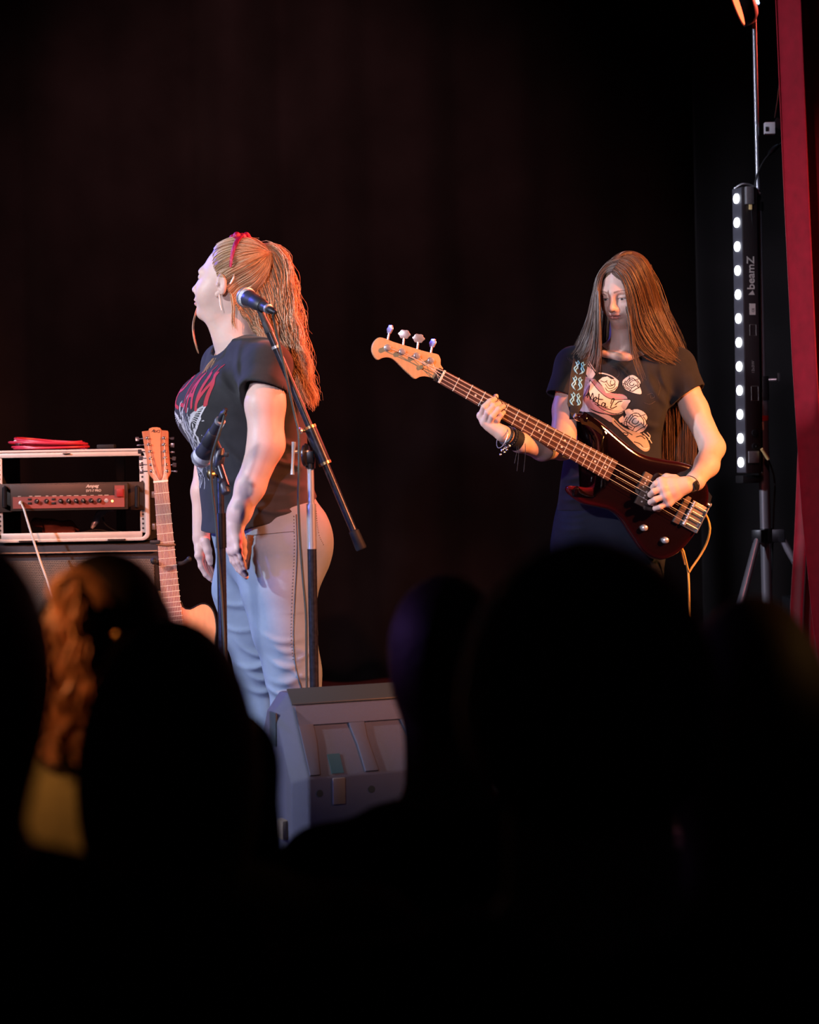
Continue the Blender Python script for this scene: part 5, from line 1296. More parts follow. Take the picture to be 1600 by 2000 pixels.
MB().lathe(c2 - d2 * .025, d2, [(0, .0190), (.002, .0205), (.046, .0170), (.048, .0155)], 20).build('clip_sleeve', M['clip_plastic'], s2, smooth=True)
MB().tube([c2 + V(.008, .004, -.006), P(428, 878, Y2 - .01)], [.007, .008], 12).build('clip_neck', M['clip_plastic'], s2, smooth=True)
M['connector_pale'] = mat('pale_connector', (.42, .40, .34), .4, .4)
cb = crom([tuple(q) for q in [mh2 + d2 * .188] + pix([(436, 808, 5.40), (440, 806, 5.405), (436, 822, 5.41), (424, 858, 5.415), (415, 888, 5.43), (412, 915, 5.44), (415, 960, 5.45), (421, 1010, 5.462), (426, 1080, 5.47), (432, 1150, 5.48), (437, 1230, 5.478)]) + [V(x2 + .02, Y2 - .03, .3), V(x2 + .02, Y2 - .09, .06), V(x2 + .0, Y2 - .16, .006), V(x2 - .1, Y2 - .2, .006)]], 90)
tag(MB().tube(cb, .0034, 8).build('microphone_cable', M['cable_green'], None, smooth=True), 'dark green cable hanging from the downward microphone', 'cable')

# ================================================================== FLOOR MONITOR
th = math.radians(22); e1 = V(math.cos(th), math.sin(th), 0); e2 = V(math.sin(th), -math.cos(th), 0)
M['monitor'] = mat('grey_black_plastic', (0.070, 0.070, 0.085), .55, 0, .35, bump=.5, bscale=900)
M['monitor_dark'] = mat('dark_plastic', (0.03, 0.04, 0.04), .5)
A0 = P(571, 1379, 5.40); O_ = V(A0.x, A0.y, 0) + e2 * .115        # front-bottom-left corner of the long face
def mp(a, dep, z): return O_ + e1 * a - e2 * dep + V(0, 0, z)
mo = thing('floor_monitor', 'grey wedge stage monitor with moulded recesses on the floor before the singer', 'speaker', mp(.3, .2, 0))
LN = .62
zt = zp(1379, 5.40, 571)
prof = [(0, .0), (0, zt - .165), (.115, zt), (.150, zt + .030), (.215, zt + .028), (.44, .10), (.44, 0)]
mb = MB(); sec = [(-.045, .10), (-.0, 1.0)]
CHM = .035
def sect(a, ins): 
    cx, cz = .21, .2
    return [mp(a, d + (cx - d) * ins, z + (cz - z) * ins) for d, z in prof]
rows_ = [sect(-CHM, .17), sect(0, 0), sect(LN, 0), sect(LN + CHM, .17)]
n_ = len(prof)
for r_ in rows_: mb.v += r_
for i in range(3):
    for k in range(n_): mb.f.append((i * n_ + k, i * n_ + (k + 1) % n_, (i + 1) * n_ + (k + 1) % n_, (i + 1) * n_ + k))
mb.f.append(tuple(range(n_))[::-1]); mb.f.append(tuple(3 * n_ + k for k in range(n_)))
for v_i in mb.v: v_i.z = max(v_i.z, .004)
mb.build('cabinet', M['monitor'], mo, bevel=.006, angle=20)
# raised parts of the sloping panel: between them the two recesses
sl0, sl1 = mp(0, 0, zt - .165), mp(0, .115, zt); su = (sl1 - sl0).normalized(); sn = e1.cross(su).normalized()
if sn.y > 0: sn = -sn
Ls = (sl1 - sl0).length
def pp(a, h): return sl0 + e1 * a + su * h
def plate(pts, name, t=.007, m=M['monitor']): return MB().prism([pp(a, h) - sn * .001 for a, h in pts], sn * t).build(name, m, mo, bevel=.0018)
plate([(.004, .004), (.030, .004), (.042, .10), (.042, .142), (.004, .19)], 'panel_rib')
plate([(.150, .004), (.185, .004), (.176, .10), (.178, .142), (.136, .142), (.146, .08)], 'panel_rib')
plate([(.30, .004), (.335, .004), (.32, .10), (.32, .142), (.275, .142), (.29, .08)], 'panel_rib')
plate([(.004, .142), (.60, .142), (.60, Ls - .004), (.004, Ls - .004)], 'panel_top_band', .007)
plate([(.43, .004), (.60, .004), (.60, .142), (.42, .142)], 'panel_rib')
MB().prism([pp(.062, .006), pp(.094, .006), pp(.094, .060), pp(.062, .060)], sn * .002).build('latch_slot', mat('teal_slot', (.02, .07, .08), .4), mo)
MB().prism([mp(.062, -.006, zt - .235), mp(.094, -.006, zt - .235), mp(.094, -.006, zt - .17), mp(.062, -.006, zt - .17)], -e2 * .01).build('latch', mat('warm_plastic', (.15, .12, .10), .5), mo, bevel=.002)
for a in (.028, .165):
    MB().cyl(mp(a, -.0015, zt - .205), mp(a, .004, zt - .205), .009, seg=18).build('screw_hole', M['monitor_dark'], mo)
MB().prism([mp(-.002, .112, zt + .002), mp(.36, .112, zt + .002), mp(.36, .152, zt + .036), mp(-.002, .152, zt + .036)], V(0, 0, .004)).build('top_strip', M['monitor_dark'], mo, bevel=.0015)
hc_ = mp(-CHM - .001, .16, zt - .06)
MB().box(hc_, (.006, .05, .085), (e1, e2, V(0, 0, 1))).build('side_handle', M['monitor_dark'], mo, bevel=.006)
MB().box(mp(-CHM - .004, .085, .15), (.022, .05, .05), (e1, e2, V(0, 0, 1))).build('corner_foot', mat('tan_rubber', (.20, .15, .10), .6), mo, bevel=.008)
# ================================================================== BASS CABINET, RACK, AMPLIFIER
Y3 = 7.0
def K(px, py, d=0.0): return P(px, py, Y3 + d)
ctr = K(140, 1060); 
X0, X1 = K(-30, 1060).x, K(309, 1060).x
zc = K(140, 1063).z
M['tolex'] = mat('black_tolex', (0.030, 0.032, 0.042), .7, 0, .3, bump=.7, bscale=500)
M['grille'] = mat('grille_cloth', (0.030, 0.026, 0.024), .8, 0, .2)
nt = M['grille'].node_tree; Nn_ = nt.nodes; tcn = Nn_.new('ShaderNodeTexCoord'); mpn = Nn_.new('ShaderNodeMapping'); mpn.inputs['Rotation'].default_value = (math.radians(90), 0, 0)
br_ = Nn_.new('ShaderNodeTexBrick'); br_.offset = 0.5; br_.inputs['Scale'].default_value = 90; br_.inputs['Color1'].default_value = (.020, .018, .018, 1); br_.inputs['Color2'].default_value = (.028, .024, .022, 1); br_.inputs['Mortar'].default_value = (.30, .25, .21, 1); br_.inputs['Mortar Size'].default_value = .05
br_.inputs['Brick Width'].default_value = .5; br_.inputs['Row Height'].default_value = .5
nt.links.new(tcn.outputs['Object'], mpn.inputs['Vector']); nt.links.new(mpn.outputs['Vector'], br_.inputs['Vector']); nt.links.new(br_.outputs['Color'], Nn_['Principled BSDF'].inputs['Base Color'])
cabn = thing('bass_cabinet', 'large black bass speaker cabinet with cloth grille under the rack', 'speaker', ((X0 + X1) / 2, Y3 + .2, 0))
MB().box(((X0 + X1) / 2, Y3 + .215, zc / 2 + .006), (X1 - X0, .40, zc - .012)).build('cabinet_box', M['tolex'], cabn, bevel=.012)
MB().box(((X0 + X1) / 2, Y3 + .010, (zc - .03) / 2), (X1 - X0 - .03, .02, zc - .075)).build('grille', M['grille'], cabn, bevel=.003)
MB().box(((X0 + X1) / 2, Y3 + .002, zc - .026), (X1 - X0 - .006, .012, .003)).build('top_piping', mat('gold_piping', (.42, .26, .16), .5), cabn)
for sx in (X0 + .06, X1 - .06):
    for yy in (Y3 + .08, Y3 + .34): MB().cyl((sx, yy, 0), (sx, yy, .014), .02, seg=14).build('foot', M['rubber'], cabn)
# rack case
rx0, rx1 = K(-15, 960).x, K(291, 960).x; rz0, rz1 = K(140, 1058).z, K(140, 878).z; rz0 = max(rz0, zc + .001)
DR = .42
M['alu'] = mat('brushed_aluminium', (0.62, 0.58, 0.54), .42, .35, noise=.06, nscale=40)
M['case_in'] = mat('case_lining', (0.012, 0.010, 0.010), .9)
rk = thing('rack_case', 'shallow aluminium-edged rack case open at the front on the bass cabinet', 'case', ((rx0 + rx1) / 2, Y3, rz0))
xm, zm = (rx0 + rx1) / 2, (rz0 + rz1) / 2; Wd, Hd = rx1 - rx0, rz1 - rz0; t = .012
MB().box((xm, Y3 + DR / 2 + .02, rz1 - t / 2), (Wd - .004, DR, t)).build('top_panel', M['case_in'], rk)
MB().box((xm, Y3 + DR / 2 + .02, rz0 + t / 2), (Wd - .004, DR, t)).build('bottom_panel', M['case_in'], rk)
for sx, nm in ((rx0 + t / 2, 'side_panel'), (rx1 - t / 2, 'side_panel')): MB().box((sx, Y3 + DR / 2 + .02, zm), (t, DR, Hd - 2 * t)).build(nm, M['case_in'], rk)
def rrect(x0, x1, z0, z1, r, y, n=6):
    q = []
    for cx, cz, a0 in ((x1 - r, z1 - r, 0), (x0 + r, z1 - r, 90), (x0 + r, z0 + r, 180), (x1 - r, z0 + r, 270)):
        for i in range(n + 1):
            a = math.radians(a0 + 90 * i / n); q.append(V(cx + r * math.cos(a), y, cz + r * math.sin(a)))
    return q
def frame_ring(outer, inner, d):
    mb = MB(); n = len(outer); mb.v += outer + inner + [q + V(0, d, 0) for q in outer] + [q + V(0, d, 0) for q in inner]
    for i in range(n):
        j = (i + 1) % n
        mb.f += [(i, j, n + j, n + i), (2 * n + i, 3 * n + i, 3 * n + j, 2 * n + j), (i, 2 * n + i, 2 * n + j, j), (n + i, n + j, 3 * n + j, 3 * n + i)]
    return mb
lip_b, lip_t, lip_s = K(140, 1039).z, K(140, 893).z, .013
frame_ring(rrect(rx0, rx1, rz0, rz1, .025, Y3), rrect(rx0 + lip_s, rx1 - lip_s, rz0 + .010, rz1 - .008, .018, Y3), .035).build('edge_frame', M['alu'], rk, bevel=.002)
MB().box((xm, Y3 + .010, (lip_b + rz0) / 2 + .004), (Wd - .05, .014, lip_b - rz0 - .012)).build('bottom_lip', M['alu'], rk, bevel=.002)
MB().box((xm, Y3 + .010, (lip_t + rz1) / 2 - .004), (Wd - .05, .014, rz1 - lip_t - .010)).build('top_lip', M['alu'], rk, bevel=.002)
for sx in (rx0 + .022, rx1 - .022):
    rl = MB().box((sx, Y3 + .012, zm), (.018, .005, Hd - .05)).build('rack_rail', M['alu'], rk, bevel=.0008)
    k = 0
    z = lip_b + .008
    proto = None
    while z < lip_t - .004:
        if proto is None:
            proto = MB().cyl((sx, Y3 + .0105, z), (sx, Y3 + .0088, z), .0036, seg=10).build('rail_hole', M['black_plastic'], rl); zp0 = z
        else:
            o = proto.copy(); COL.objects.link(o); o.location = (0, 0, z - zp0)
        z += .0152
for z_ in (K(290, 967).z, K(290, 1030).z):
    MB().box((rx1 + .006, Y3 + .08, z_), (.012, .06, .022)).build('side_latch', M['steel'], rk, bevel=.003)
MB().box(K(130, 886, -.001), (.024, .004, .004)).build('label_slot', M['black_plastic'], rk)
MB().box(K(228, 1054, -.001), (.058, .004, .0045)).build('label_slot', M['black_plastic'], rk)
MB().box(K(55, 1057, -.001), (.060, .004, .0045)).build('label_slot', M['black_plastic'], rk)
# rear rail seen inside
for a in (228,):
    MB().box(K(a + 8, 965, .30), (.030, .02, Hd - .03)).build('rear_rail', mat('dim_steel', (.10, .095, .11), .5, .4), rk)
# amplifier
M['amp_face'] = mat('amp_black', (0.045, 0.032, 0.026), .38, .3)
M['amp_panel'] = mat('amp_red_brown', (0.26, 0.060, 0.048), .5)
am = thing('bass_amplifier', 'black rack-mounted bass amplifier with row of knobs inside the aluminium case', 'amplifier', ((rx0 + rx1) / 2, Y3, K(140, 998).z))
az0, az1 = K(140, 998).z, K(140, 943).z; ah = az1 - az0; azm = (az0 + az1) / 2
MB().box((xm, Y3 + .165, azm), (Wd - .07, .30, ah - .004)).build('chassis', M['black_metal'], am)
MB().box((xm, Y3 + .002, azm), (Wd - .034, .006, ah)).build('rack_ears', M['amp_face'], am, bevel=.001)
yf_ = Y3 - .030
fx0, fx1 = K(23, 970).x, K(252, 970).x
MB().box(((fx0 + fx1) / 2, Y3 - .014, azm), (fx1 - fx0, .030, ah - .006)).build('front_panel', M['amp_face'], am, bevel=.003)
MB().box((K(137, 980).x, yf_ - .0005, K(137, 980).z), (K(246, 980).x - K(29, 980).x, .003, .038)).build('control_panel', M['amp_panel'], am)
MB().box((K(236, 962).x, yf_ - .0002, K(236, 962).z + .004), (.032, .003, .040)).build('switch_panel', M['amp_panel'], am)
MB().box((K(237, 962).x, yf_ - .004, K(237, 962).z), (.022, .008, .026)).build('power_switch', mat('red_switch', (.30, .02, .02), .4), am, bevel=.002)
for px in (72, 91, 119, 134, 149, 163, 178, 194):
    k = MB().lathe(P(px, 979 - (px - 72) * .012, yf_), V(0, -1, 0), [(0, .0078), (.002, .0080), (.004, .0066), (.013, .0060), (.014, .005)], 18).build('knob', M['black_plastic'], am, smooth=True)
    q = P(px, 979 - (px - 72) * .012, yf_ - .0143); a = (px * 37 % 100) / 100 * 3 - 1.5
    MB().tube([q, q + V(math.sin(a) * .005, 0, math.cos(a) * .005)], .0007, 5).build('pointer', M['white'], k)
for px in (58, 105):
    for py in (975, 983): MB().box(P(px, py, yf_ - .002), (.012, .005, .007)).build('push_button', M['black_plastic'], am, bevel=.001)
MB().lathe(P(208, 977.5, yf_), V(0, -1, 0), [(0, .0068), (.003, .0068), (.0032, .004)], 18).build('phones_jack', M['steel'], am, smooth=True)
MB().lathe(P(219.5, 978.5, yf_), V(0, -1, 0), [(0, .0038), (.003, .0035), (.004, .001)], 14).build('power_led', mat('amber_led', (.8, .6, .1), .4, emit=(1.0, .62, .12), estr=4), am, smooth=True)
M['pale_print'] = mat('pale_print', (.62, .50, .42), .6)
for px, w in ((38, 6), (60, 6), (74, 12), (92, 5), (106, 8), (120, 6), (135, 9), (149, 9), (164, 9), (180, 6), (196, 8), (208, 8)):
    MB().box(P(px, 969.5 - (px - 38) * .015, yf_ - .003), (w * Y3 / F, .001, .0016)).build('panel_legend', M['pale_print'], am)
text_mesh('logo', 'Ampeg', .0140, P(168, 952.3, yf_ - .0002), V(1, 0, .014), V(0, 0, 1), M['pale_print'], am, .0008, shear=.35, bold=.0004)
text_mesh('model_text', 'SVT-7 PRO', .0105, P(168, 960.8, yf_ - .0002), V(1, 0, .014), V(0, 0, 1), M['pale_print'], am, .0008, bold=.0002)
for px in (9, 268):
    h = MB().tube([K(px, 953, .0), K(px, 953, -.035), K(px, 988, -.035), K(px, 988, .0)], .0085, 10).build('handle', M['black_metal'], am, bevel=0, smooth=True)
# white lead in the input jack
M['pink_cable'] = mat('white_lead', (.66, .60, .56), .5)
wl = crom([tuple(q) for q in pix([(41, 982, yf_ - .022), (46, 992, yf_ - .028), (62, 1045, yf_ - .05), (80, 1100, yf_ - .06), (95, 1142, yf_ - .07), (112, 1200, yf_ - .09), (125, 1300, yf_ - .12)]) + [V(-1.05, 6.8, .15), V(-1.0, 6.72, .005), V(-.8, 6.6, .005), V(-.6, 6.66, .005)]], 60)
ld = thing('instrument_cable', 'white lead plugged into the amplifier and hanging down', 'cable', wl[0])
MB().tube(wl, .0036, 8).build('cable_run', M['pink_cable'], ld, smooth=True)
MB().lathe(P(41, 981, yf_), V(.1, -1, -.1), [(.001, .0055), (.010, .0062), (.022, .0062), (.028, .0036)], 14).build('jack_plug', M['white'], ld, smooth=True)
# things inside the case
M['maroon'] = mat('maroon_cloth', (.16, .035, .020), .8, noise=.3, nscale=30, bump=.5, bscale=80)
S_ = Sdf(); S_.limb(pix([(70, 1020, Y3 + .14), (100, 1024, Y3 + .14), (135, 1026, Y3 + .16), (150, 1036, Y3 + .17)]), [.016, .014, .013, .010], .02); S_.limb(pix([(90, 1038, Y3 + .12), (140, 1036, Y3 + .12)]), [.012, .013], .02)
zf = rz0 + t
S_.field((-3, 6, 0), (3, 8, zf + .001), lambda x, y, z: z - (zf + .001) + 0 * x + 0 * y, .001, 's')
sv, sf = S_.mesh(*bounds(pix([(55, 1005, Y3 + .05), (165, 1055, Y3 + .24)]), .01), .003)
tag(np_mesh('folded_pouch', sv, sf, M['maroon']), 'crumpled maroon pouch lying inside the open rack case', 'pouch')
M['silver_wrap'] = mat('silver_foil', (.6, .6, .72), .3, .6, bump=.8, bscale=120)
mbc = MB().tube(crom([tuple(q) for q in pix([(222, 997, Y3 + .16), (205, 998, Y3 + .15), (193, 1006, Y3 + .13), (187, 1018, Y3 + .11), (179, 1032, Y3 + .10)])], 20), [.003, .003, .004, .005, .008, .010, .012, .013, .014, .014, .013, .012, .012, .013, .013, .012, .010, .008, .006, .004], 10)
tag(mbc.build('adapter_cord', M['silver_wrap'], None, smooth=True), 'silver cord bundle inside the rack case below the amplifier', 'cable')
for q, lb in (([(160, 1041), (190, 1036), (215, 1040), (235, 1043)], 'thin black wire curling across the bottom of the rack case'), ([(200, 1010), (206, 1025), (222, 1036), (240, 1041)], 'short black wire beside the silver cord in the rack case')):
    c = crom([tuple(x) for x in pix([(a, b - 1, Y3 + .10) for a, b in q])], 16); c[:, 2] = np.maximum(c[:, 2], zf + .004)
    tag(MB().tube(c, .0028, 7).build('wire', M['rubber'], None, smooth=True), lb, 'wire')
# red cable coil and small box on the case
M['red_cable'] = mat('red_pvc', (.62, .035, .075), .4)
cc = K(98, 872, .12); pts = []
for i in range(6 * 26):
    a = 2 * math.pi * i / 26; kk = i / 26
    R1 = .118 + .010 * math.sin(kk * 2.1); R2 = .085 + .012 * math.cos(kk * 1.7)
    pts.append(V(cc.x + R1 * math.cos(a) + .008 * math.sin(kk * 3), cc.y + R2 * math.sin(a), rz1 + .0042 + .0040 * kk * .8 + .010 * max(0, -math.cos(a)) * (kk / 6) + .006 * (1 + math.sin(a * 1 + kk)) * (kk / 6)))
coil = thing('cable_coil', 'coiled bright red cable lying on top of the rack case', 'cable', (cc.x, cc.y, rz1))
MB().tube(pts, .0038, 7).build('coil_loops', M['red_cable'], coil, smooth=True)
MB().tube([K(30, 862, .10), K(33, 866, .09), K(40, 868, .08)], .0062, 10).build('plug', M['white'], coil, smooth=True)
bxo = K(208, 872, .12); tag(MB().box((bxo.x, bxo.y, rz1 + .008), (.058, .05, .014)).build('small_box', M['rubber'], None, bevel=.004), 'small flat black box on the rack case beside the red coil', 'box')

# ================================================================== TWELVE-STRING GUITAR ON ITS STAND
YG = 6.60
Gn = P(314.5, 942, YG); Ga = P(350, 1352, YG - .14)          # nut, saddle
GX = (Gn - Ga).normalized(); gn = V(.05, -1, .2); gn = (gn - GX * gn.dot(GX)).normalized(); GY = GX.cross(gn).normalized()
if GY.x < 0: GY = -GY
def gp(px, py, d=0.0):
    r = P(px, py, 1.0) - V(0, 0, CZ); o = V(0, 0, CZ); tt = (Gn + gn * d - o).dot(gn) / r.dot(gn); return o + r * tt
gu = thing('acoustic_guitar', 'twelve-string acoustic guitar with orange cutaway body leaning on a stand', 'guitar', P(350, 1480, YG - .2))
M['cedar'] = mat('cedar_top', (.66, .28, .085), .35, 0, .4, noise=.10, nscale=6, stretch=(20, 20, 2), coat=.4)
M['mahogany'] = mat('mahogany', (.40, .135, .060), .4, 0, .4, noise=.15, nscale=8, stretch=(10, 10, 2))
M['rosewood_red'] = mat('rosewood_red', (.20, .060, .055), .45, noise=.2, nscale=12)
body_px = [(313, 1153), (290, 1154), (262, 1164), (243, 1185), (236, 1215), (245, 1255), (253, 1290), (243, 1330), (230, 1380), (240, 1440), (285, 1478), (350, 1488), (415, 1470), (460, 1425), (466, 1370), (446, 1320), (425, 1285), (420, 1260), (423, 1230), (420, 1202), (411, 1185), (398, 1179), (385, 1183), (372, 1190), (359, 1187), (351, 1174)]
go = smooth_outline([gp(a, b, -.004) for a, b in body_px], 120)
MB().prism(go, gn * .004).build('soundboard', M['cedar'], gu)
MB().prism([q - gn * .095 for q in go], gn * .0945).build('body_sides', mat('black_lacquer', (.012, .010, .010), .2, 0, .5, coat=.6), gu, smooth=True, angle=50)
MB().tube([q + gn * .004 for q in go] + [go[0] + gn * .004], .0024, 6).build('binding', mat('black_binding', (.015, .013, .013), .25), gu, smooth=True)
fb = [gp(300.5, 942, .004), gp(328.5, 942, .004), gp(351, 1172, .004), gp(357, 1232, .004), gp(322, 1232, .004), gp(315, 1172, .004)]
MB().prism(fb, gn * .007).build('fingerboard', M['rosewood_red'], gu, bevel=.0008)
MB().prism([q - gn * .004 for q in (gp(301.5, 942, .002), gp(327.5, 942, .002), gp(349, 1165, .002), gp(316, 1165, .002))], -gn * .016).build('neck', M['mahogany'], gu, bevel=.006)
GS = (Ga - Gn).length
def gl(s, u, d=0.0):      # s along from nut, u across (-1..1 of local half width)
    w = (.0225 + (.030 - .0225) * s / .38); return Gn - GX * s + GY * (u * w) + gn * d
MB().prism([gl(-.003, -1, .010), gl(-.003, 1, .010), gl(.003, 1, .010), gl(.003, -1, .010)], gn * .004).build('nut', M['bone'], gu, bevel=.0006)
for k in range(1, 21):
    s = GS * (1 - .5 ** (k / 12))
    if s > .445: break
    MB().tube([gl(s, -1.0, .0115), gl(s, 1.0, .0115)], .0011, 6).build('fret', M['fret'], gu, smooth=True)
hpx = [(276.8, 842.4), (284, 841.6), (290, 841), (290.8, 836.8), (297.8, 834.3), (306, 834), (313, 835.4), (316, 840), (327, 841), (329, 842.4), (329, 869), (330.7, 890), (333.8, 921.5), (332.8, 924.3), (328.2, 932), (328.2, 942), (300.6, 942), (299.2, 935.5), (289.4, 925), (288.7, 923.6), (286.6, 897), (283, 879.5), (279.6, 858.5)]
MB().prism([gp(a, b, .0) for a, b in hpx], -gn * .015).build('headstock', M['mahogany'], gu, bevel=.0015)
MB().prism([gp(a, b, .0) for a, b in [(291.5, 837.5), (298, 835.2), (306, 835), (312.5, 836.2), (314.5, 841), (313.5, 870), (314.5, 900), (317, 930), (311, 938), (305, 915), (299, 885), (294, 860)]], gn * .0015).build('head_inlay', mat('orange_veneer', (.56, .19, .065), .35, coat=.3, noise=.1, nscale=20), gu)
lg = crom([tuple(gp(a, b, .0022)) for a, b in [(295.5, 843.5), (299, 841), (301, 838.5), (299.5, 843), (301.5, 844), (303.5, 840.5), (301.8, 841), (301.6, 844), (304.5, 844), (308, 840.5), (312, 840.5), (311, 844.5), (307.5, 844), (305.5, 841.5)]], 50)
MB().tube(lg, .0007, 5).build('script_logo', M['black_plastic'], gu, smooth=True)
lp_ = [(288, 855.7), (290.4, 868.3), (293.2, 882.3), (294.3, 894.9), (295.7, 907.5), (296, 920)]; rp_ = [(320.2, 855.7), (320.5, 868.3), (321.6, 881.6), (322.6, 894.2), (324.4, 907.5), (326.5, 920)]
bl_ = [(270, 857.5), (273, 869.5), (275, 882), (277.5, 895), (278, 907.5), (278.5, 921)]; br2 = [(334.5, 856), (335, 869.5), (336, 883.5), (338, 895.5), (339, 908), (341, 920.5)]
M['tuner_dark'] = mat('smoked_chrome', (.22, .21, .24), .25, .8)
for side, (pl, bl2) in enumerate(((lp_, bl_), (rp_, br2))):
    for i in range(6):
        c = gp(*pl[i]); b = gp(*bl2[i], -.008); dd = (b - gp(*pl[i], -.008)).normalized()
        tn = MB().lathe(c, gn, [(0, .0052), (.001, .0052), (.002, .0036), (.009, .0034), (.0095, .002)], 14).build('tuner', M['tuner_dark'], gu, smooth=True)
        MB().cyl(gp(*pl[i], -.008) + dd * .012, b, .0018, seg=8).build('tuner_shaft', M['tuner_dark'], tn, smooth=True)
        ang = (i * 1.9 + side) % 3.1; vd = dd.cross(gn).normalized(); e_ = (vd * math.cos(ang) + gn * math.sin(ang)).normalized()
        MB().box(b + dd * .003, (.012, .014, .005), (dd, e_, dd.cross(e_).normalized())).build('tuner_button', M['tuner_dark'], tn, bevel=.002)
        for o_ in ((0,) if True else ()):
            idx_ = i if side == 0 else 11 - i; u = -.86 + 1.72 * idx_ / 11
            MB().tube([c + gn * .006, gl(0, u, .0142), gl(GS, u * 1.05, .0145)], .00055, 4).build('string', M['string_steel'], gu, smooth=True)
MB().prism([gl(GS - .012, -1.9, .0), gl(GS - .012, 1.9, .0), gl(GS + .018, 2.2, .0), gl(GS + .018, -2.2, .0)], gn * .012).build('bridge', M['rosewood_red'], gu, bevel=.003)
MB().lathe(gl(GS * .78, 0, -.003), gn, [(0, .05), (.0045, .05)], 36).build('soundhole', M['black_plastic'], gu)
# stand
gs = thing('guitar_stand', 'black guitar stand with padded neck yoke behind the twelve-string', 'stand', (P(345, 1500, YG + .08).x, YG + .1, 0))
tp = P(330, 1096, YG + .035); 
MB().cyl(tp + V(0, 0, .02), V(tp.x + .02, YG + .05, .30), .010, seg=14).build('upright', M['black_metal'], gs, smooth=True)
yk = gp(327, 1096, -.022)
MB().tube(crom([tuple(q) for q in pix([(300, 1096, YG - .10), (312, 1100, YG - .03), (330, 1100, YG + .02), (345, 1101, YG - .03), (357, 1100, YG - .08), (366, 1095, YG - .11), (370, 1091, YG - .115)])], 24), .0068, 10).build('yoke', M['rubber'], gs, smooth=True)
MB().ball(P(300, 1096, YG - .10), .010, 10, 8).build('yoke_tip', M['rubber'], gs, smooth=True); MB().ball(P(369.5, 1092, YG - .115), .0085, 10, 8).build('yoke_tip', M['rubber'], gs, smooth=True)
MB().tube([gp(305, 1063, .014), gp(325, 1065, .016), gp(343, 1064, .013)], .0036, 8).build('neck_band', M['leather'], gs, smooth=True)
MB().box(gp(303, 1059, .012), (.030, .018, .012)).build('band_clip', M['black_plastic'], gs, bevel=.003)
for sx, dy_ in ((-.20, -.12), (.22, -.12), (.02, .22)):
    MB().cyl(V(tp.x + .02, YG + .05, .31), V(tp.x + .02 + sx, YG + .05 + dy_, .012), .008, seg=12).build('leg', M['black_metal'], gs, smooth=True)
for sx in (-.09, .10):
    MB().tube([V(tp.x + .02, YG + .05, .22), V(tp.x + .03 + sx, YG - .04, .17), V(tp.x + .03 + sx, YG - .30, .155), V(tp.x + .03 + sx, YG - .31, .19)], .0075, 10).build('body_rest', M['rubber'], gs, smooth=True)
# ================================================================== LIGHT STAND, LED BAR, LAMPS, CURTAIN-SIDE BITS
Y5 = 7.35
LS = thing('lighting_stand', 'tall black tripod lighting stand with red tape at the right of the stage', 'light stand', (P(1500, 1500, Y5).x, Y5, 0))
pa_, pb2 = P(1474, 60, Y5), P(1498, 1150, Y5)
def onp(py): f = (py - 60) / (1150 - 60); return pa_.lerp(pb2, f)
M['dark_tube'] = mat('satin_black_tube', (.26, .26, .30), .3, .6)
MB().cyl(onp(-75), onp(410), .0078, seg=16).build('upper_tube', M['dark_tube'], LS, smooth=True)
MB().cyl(onp(395), onp(760), .0120, seg=18).build('middle_tube', M['dark_tube'], LS, smooth=True)
MB().cyl(onp(770), onp(1180), .0185, seg=20).build('lower_tube', M['dark_tube'], LS, smooth=True)
MB().cyl(onp(735), onp(782), .0225, seg=20).build('locking_collar', M['black_plastic'], LS, smooth=True)
MB().cyl(onp(395), onp(412), .0175, seg=18).build('tube_collar', M['black_plastic'], LS, smooth=True)
MB().cyl(onp(742) + V(.015, 0, 0), onp(742) + V(.048, -.01, 0), .005, seg=10).build('collar_screw', M['steel'], LS, smooth=True)
MB().box(onp(740) + V(.055, -.012, .004), (.012, .014, .030)).build('collar_knob', M['black_plastic'], LS, bevel=.003)
MB().cyl(onp(812), onp(822), .0192, seg=20).build('red_tape', mat('red_tape', (.45, .02, .02), .5), LS, smooth=True)
MB().box(onp(832) + V(-.008, -.0185, 0), (.014, .002, .028)).build('paper_label', mat('cream_label', (.72, .55, .36), .6), LS)
hub = onp(1046)
MB().cyl(hub + V(0, 0, -.025), hub + V(0, 0, .025), .030, seg=20).build('tripod_hub', M['black_metal'], LS, smooth=True)
for a in (231, 351, 111):
    d = V(math.cos(math.radians(a)), math.sin(math.radians(a)), 0)
    MB().box(hub + d * .040, (.050, .040, .046), (d, V(-d.y, d.x, 0), V(0, 0, 1))).build('leg_bracket', M['black_metal'], LS, bevel=.006)
    f_ = hub + d * .46; f_.z = .016
    lg_ = MB().cyl(hub + d * .050 + V(0, 0, -.004), f_, .0125, seg=14).build('leg', M['dark_tube'], LS, smooth=True)
    MB().ball(f_, .0155, 10, 8).build('rubber_foot', M['rubber'], lg_, smooth=True)
    MB().cyl(V(pb2.x, Y5, hub.z - .36), hub.lerp(f_, .5), .006, seg=8).build('brace', M['dark_tube'], LS, smooth=True)
MB().cyl(onp(-72) + V(-.42, .05, 0), onp(-72) + V(.42, -.05, 0), .014, seg=14).build('cross_bar', M['dark_tube'], LS, smooth=True)
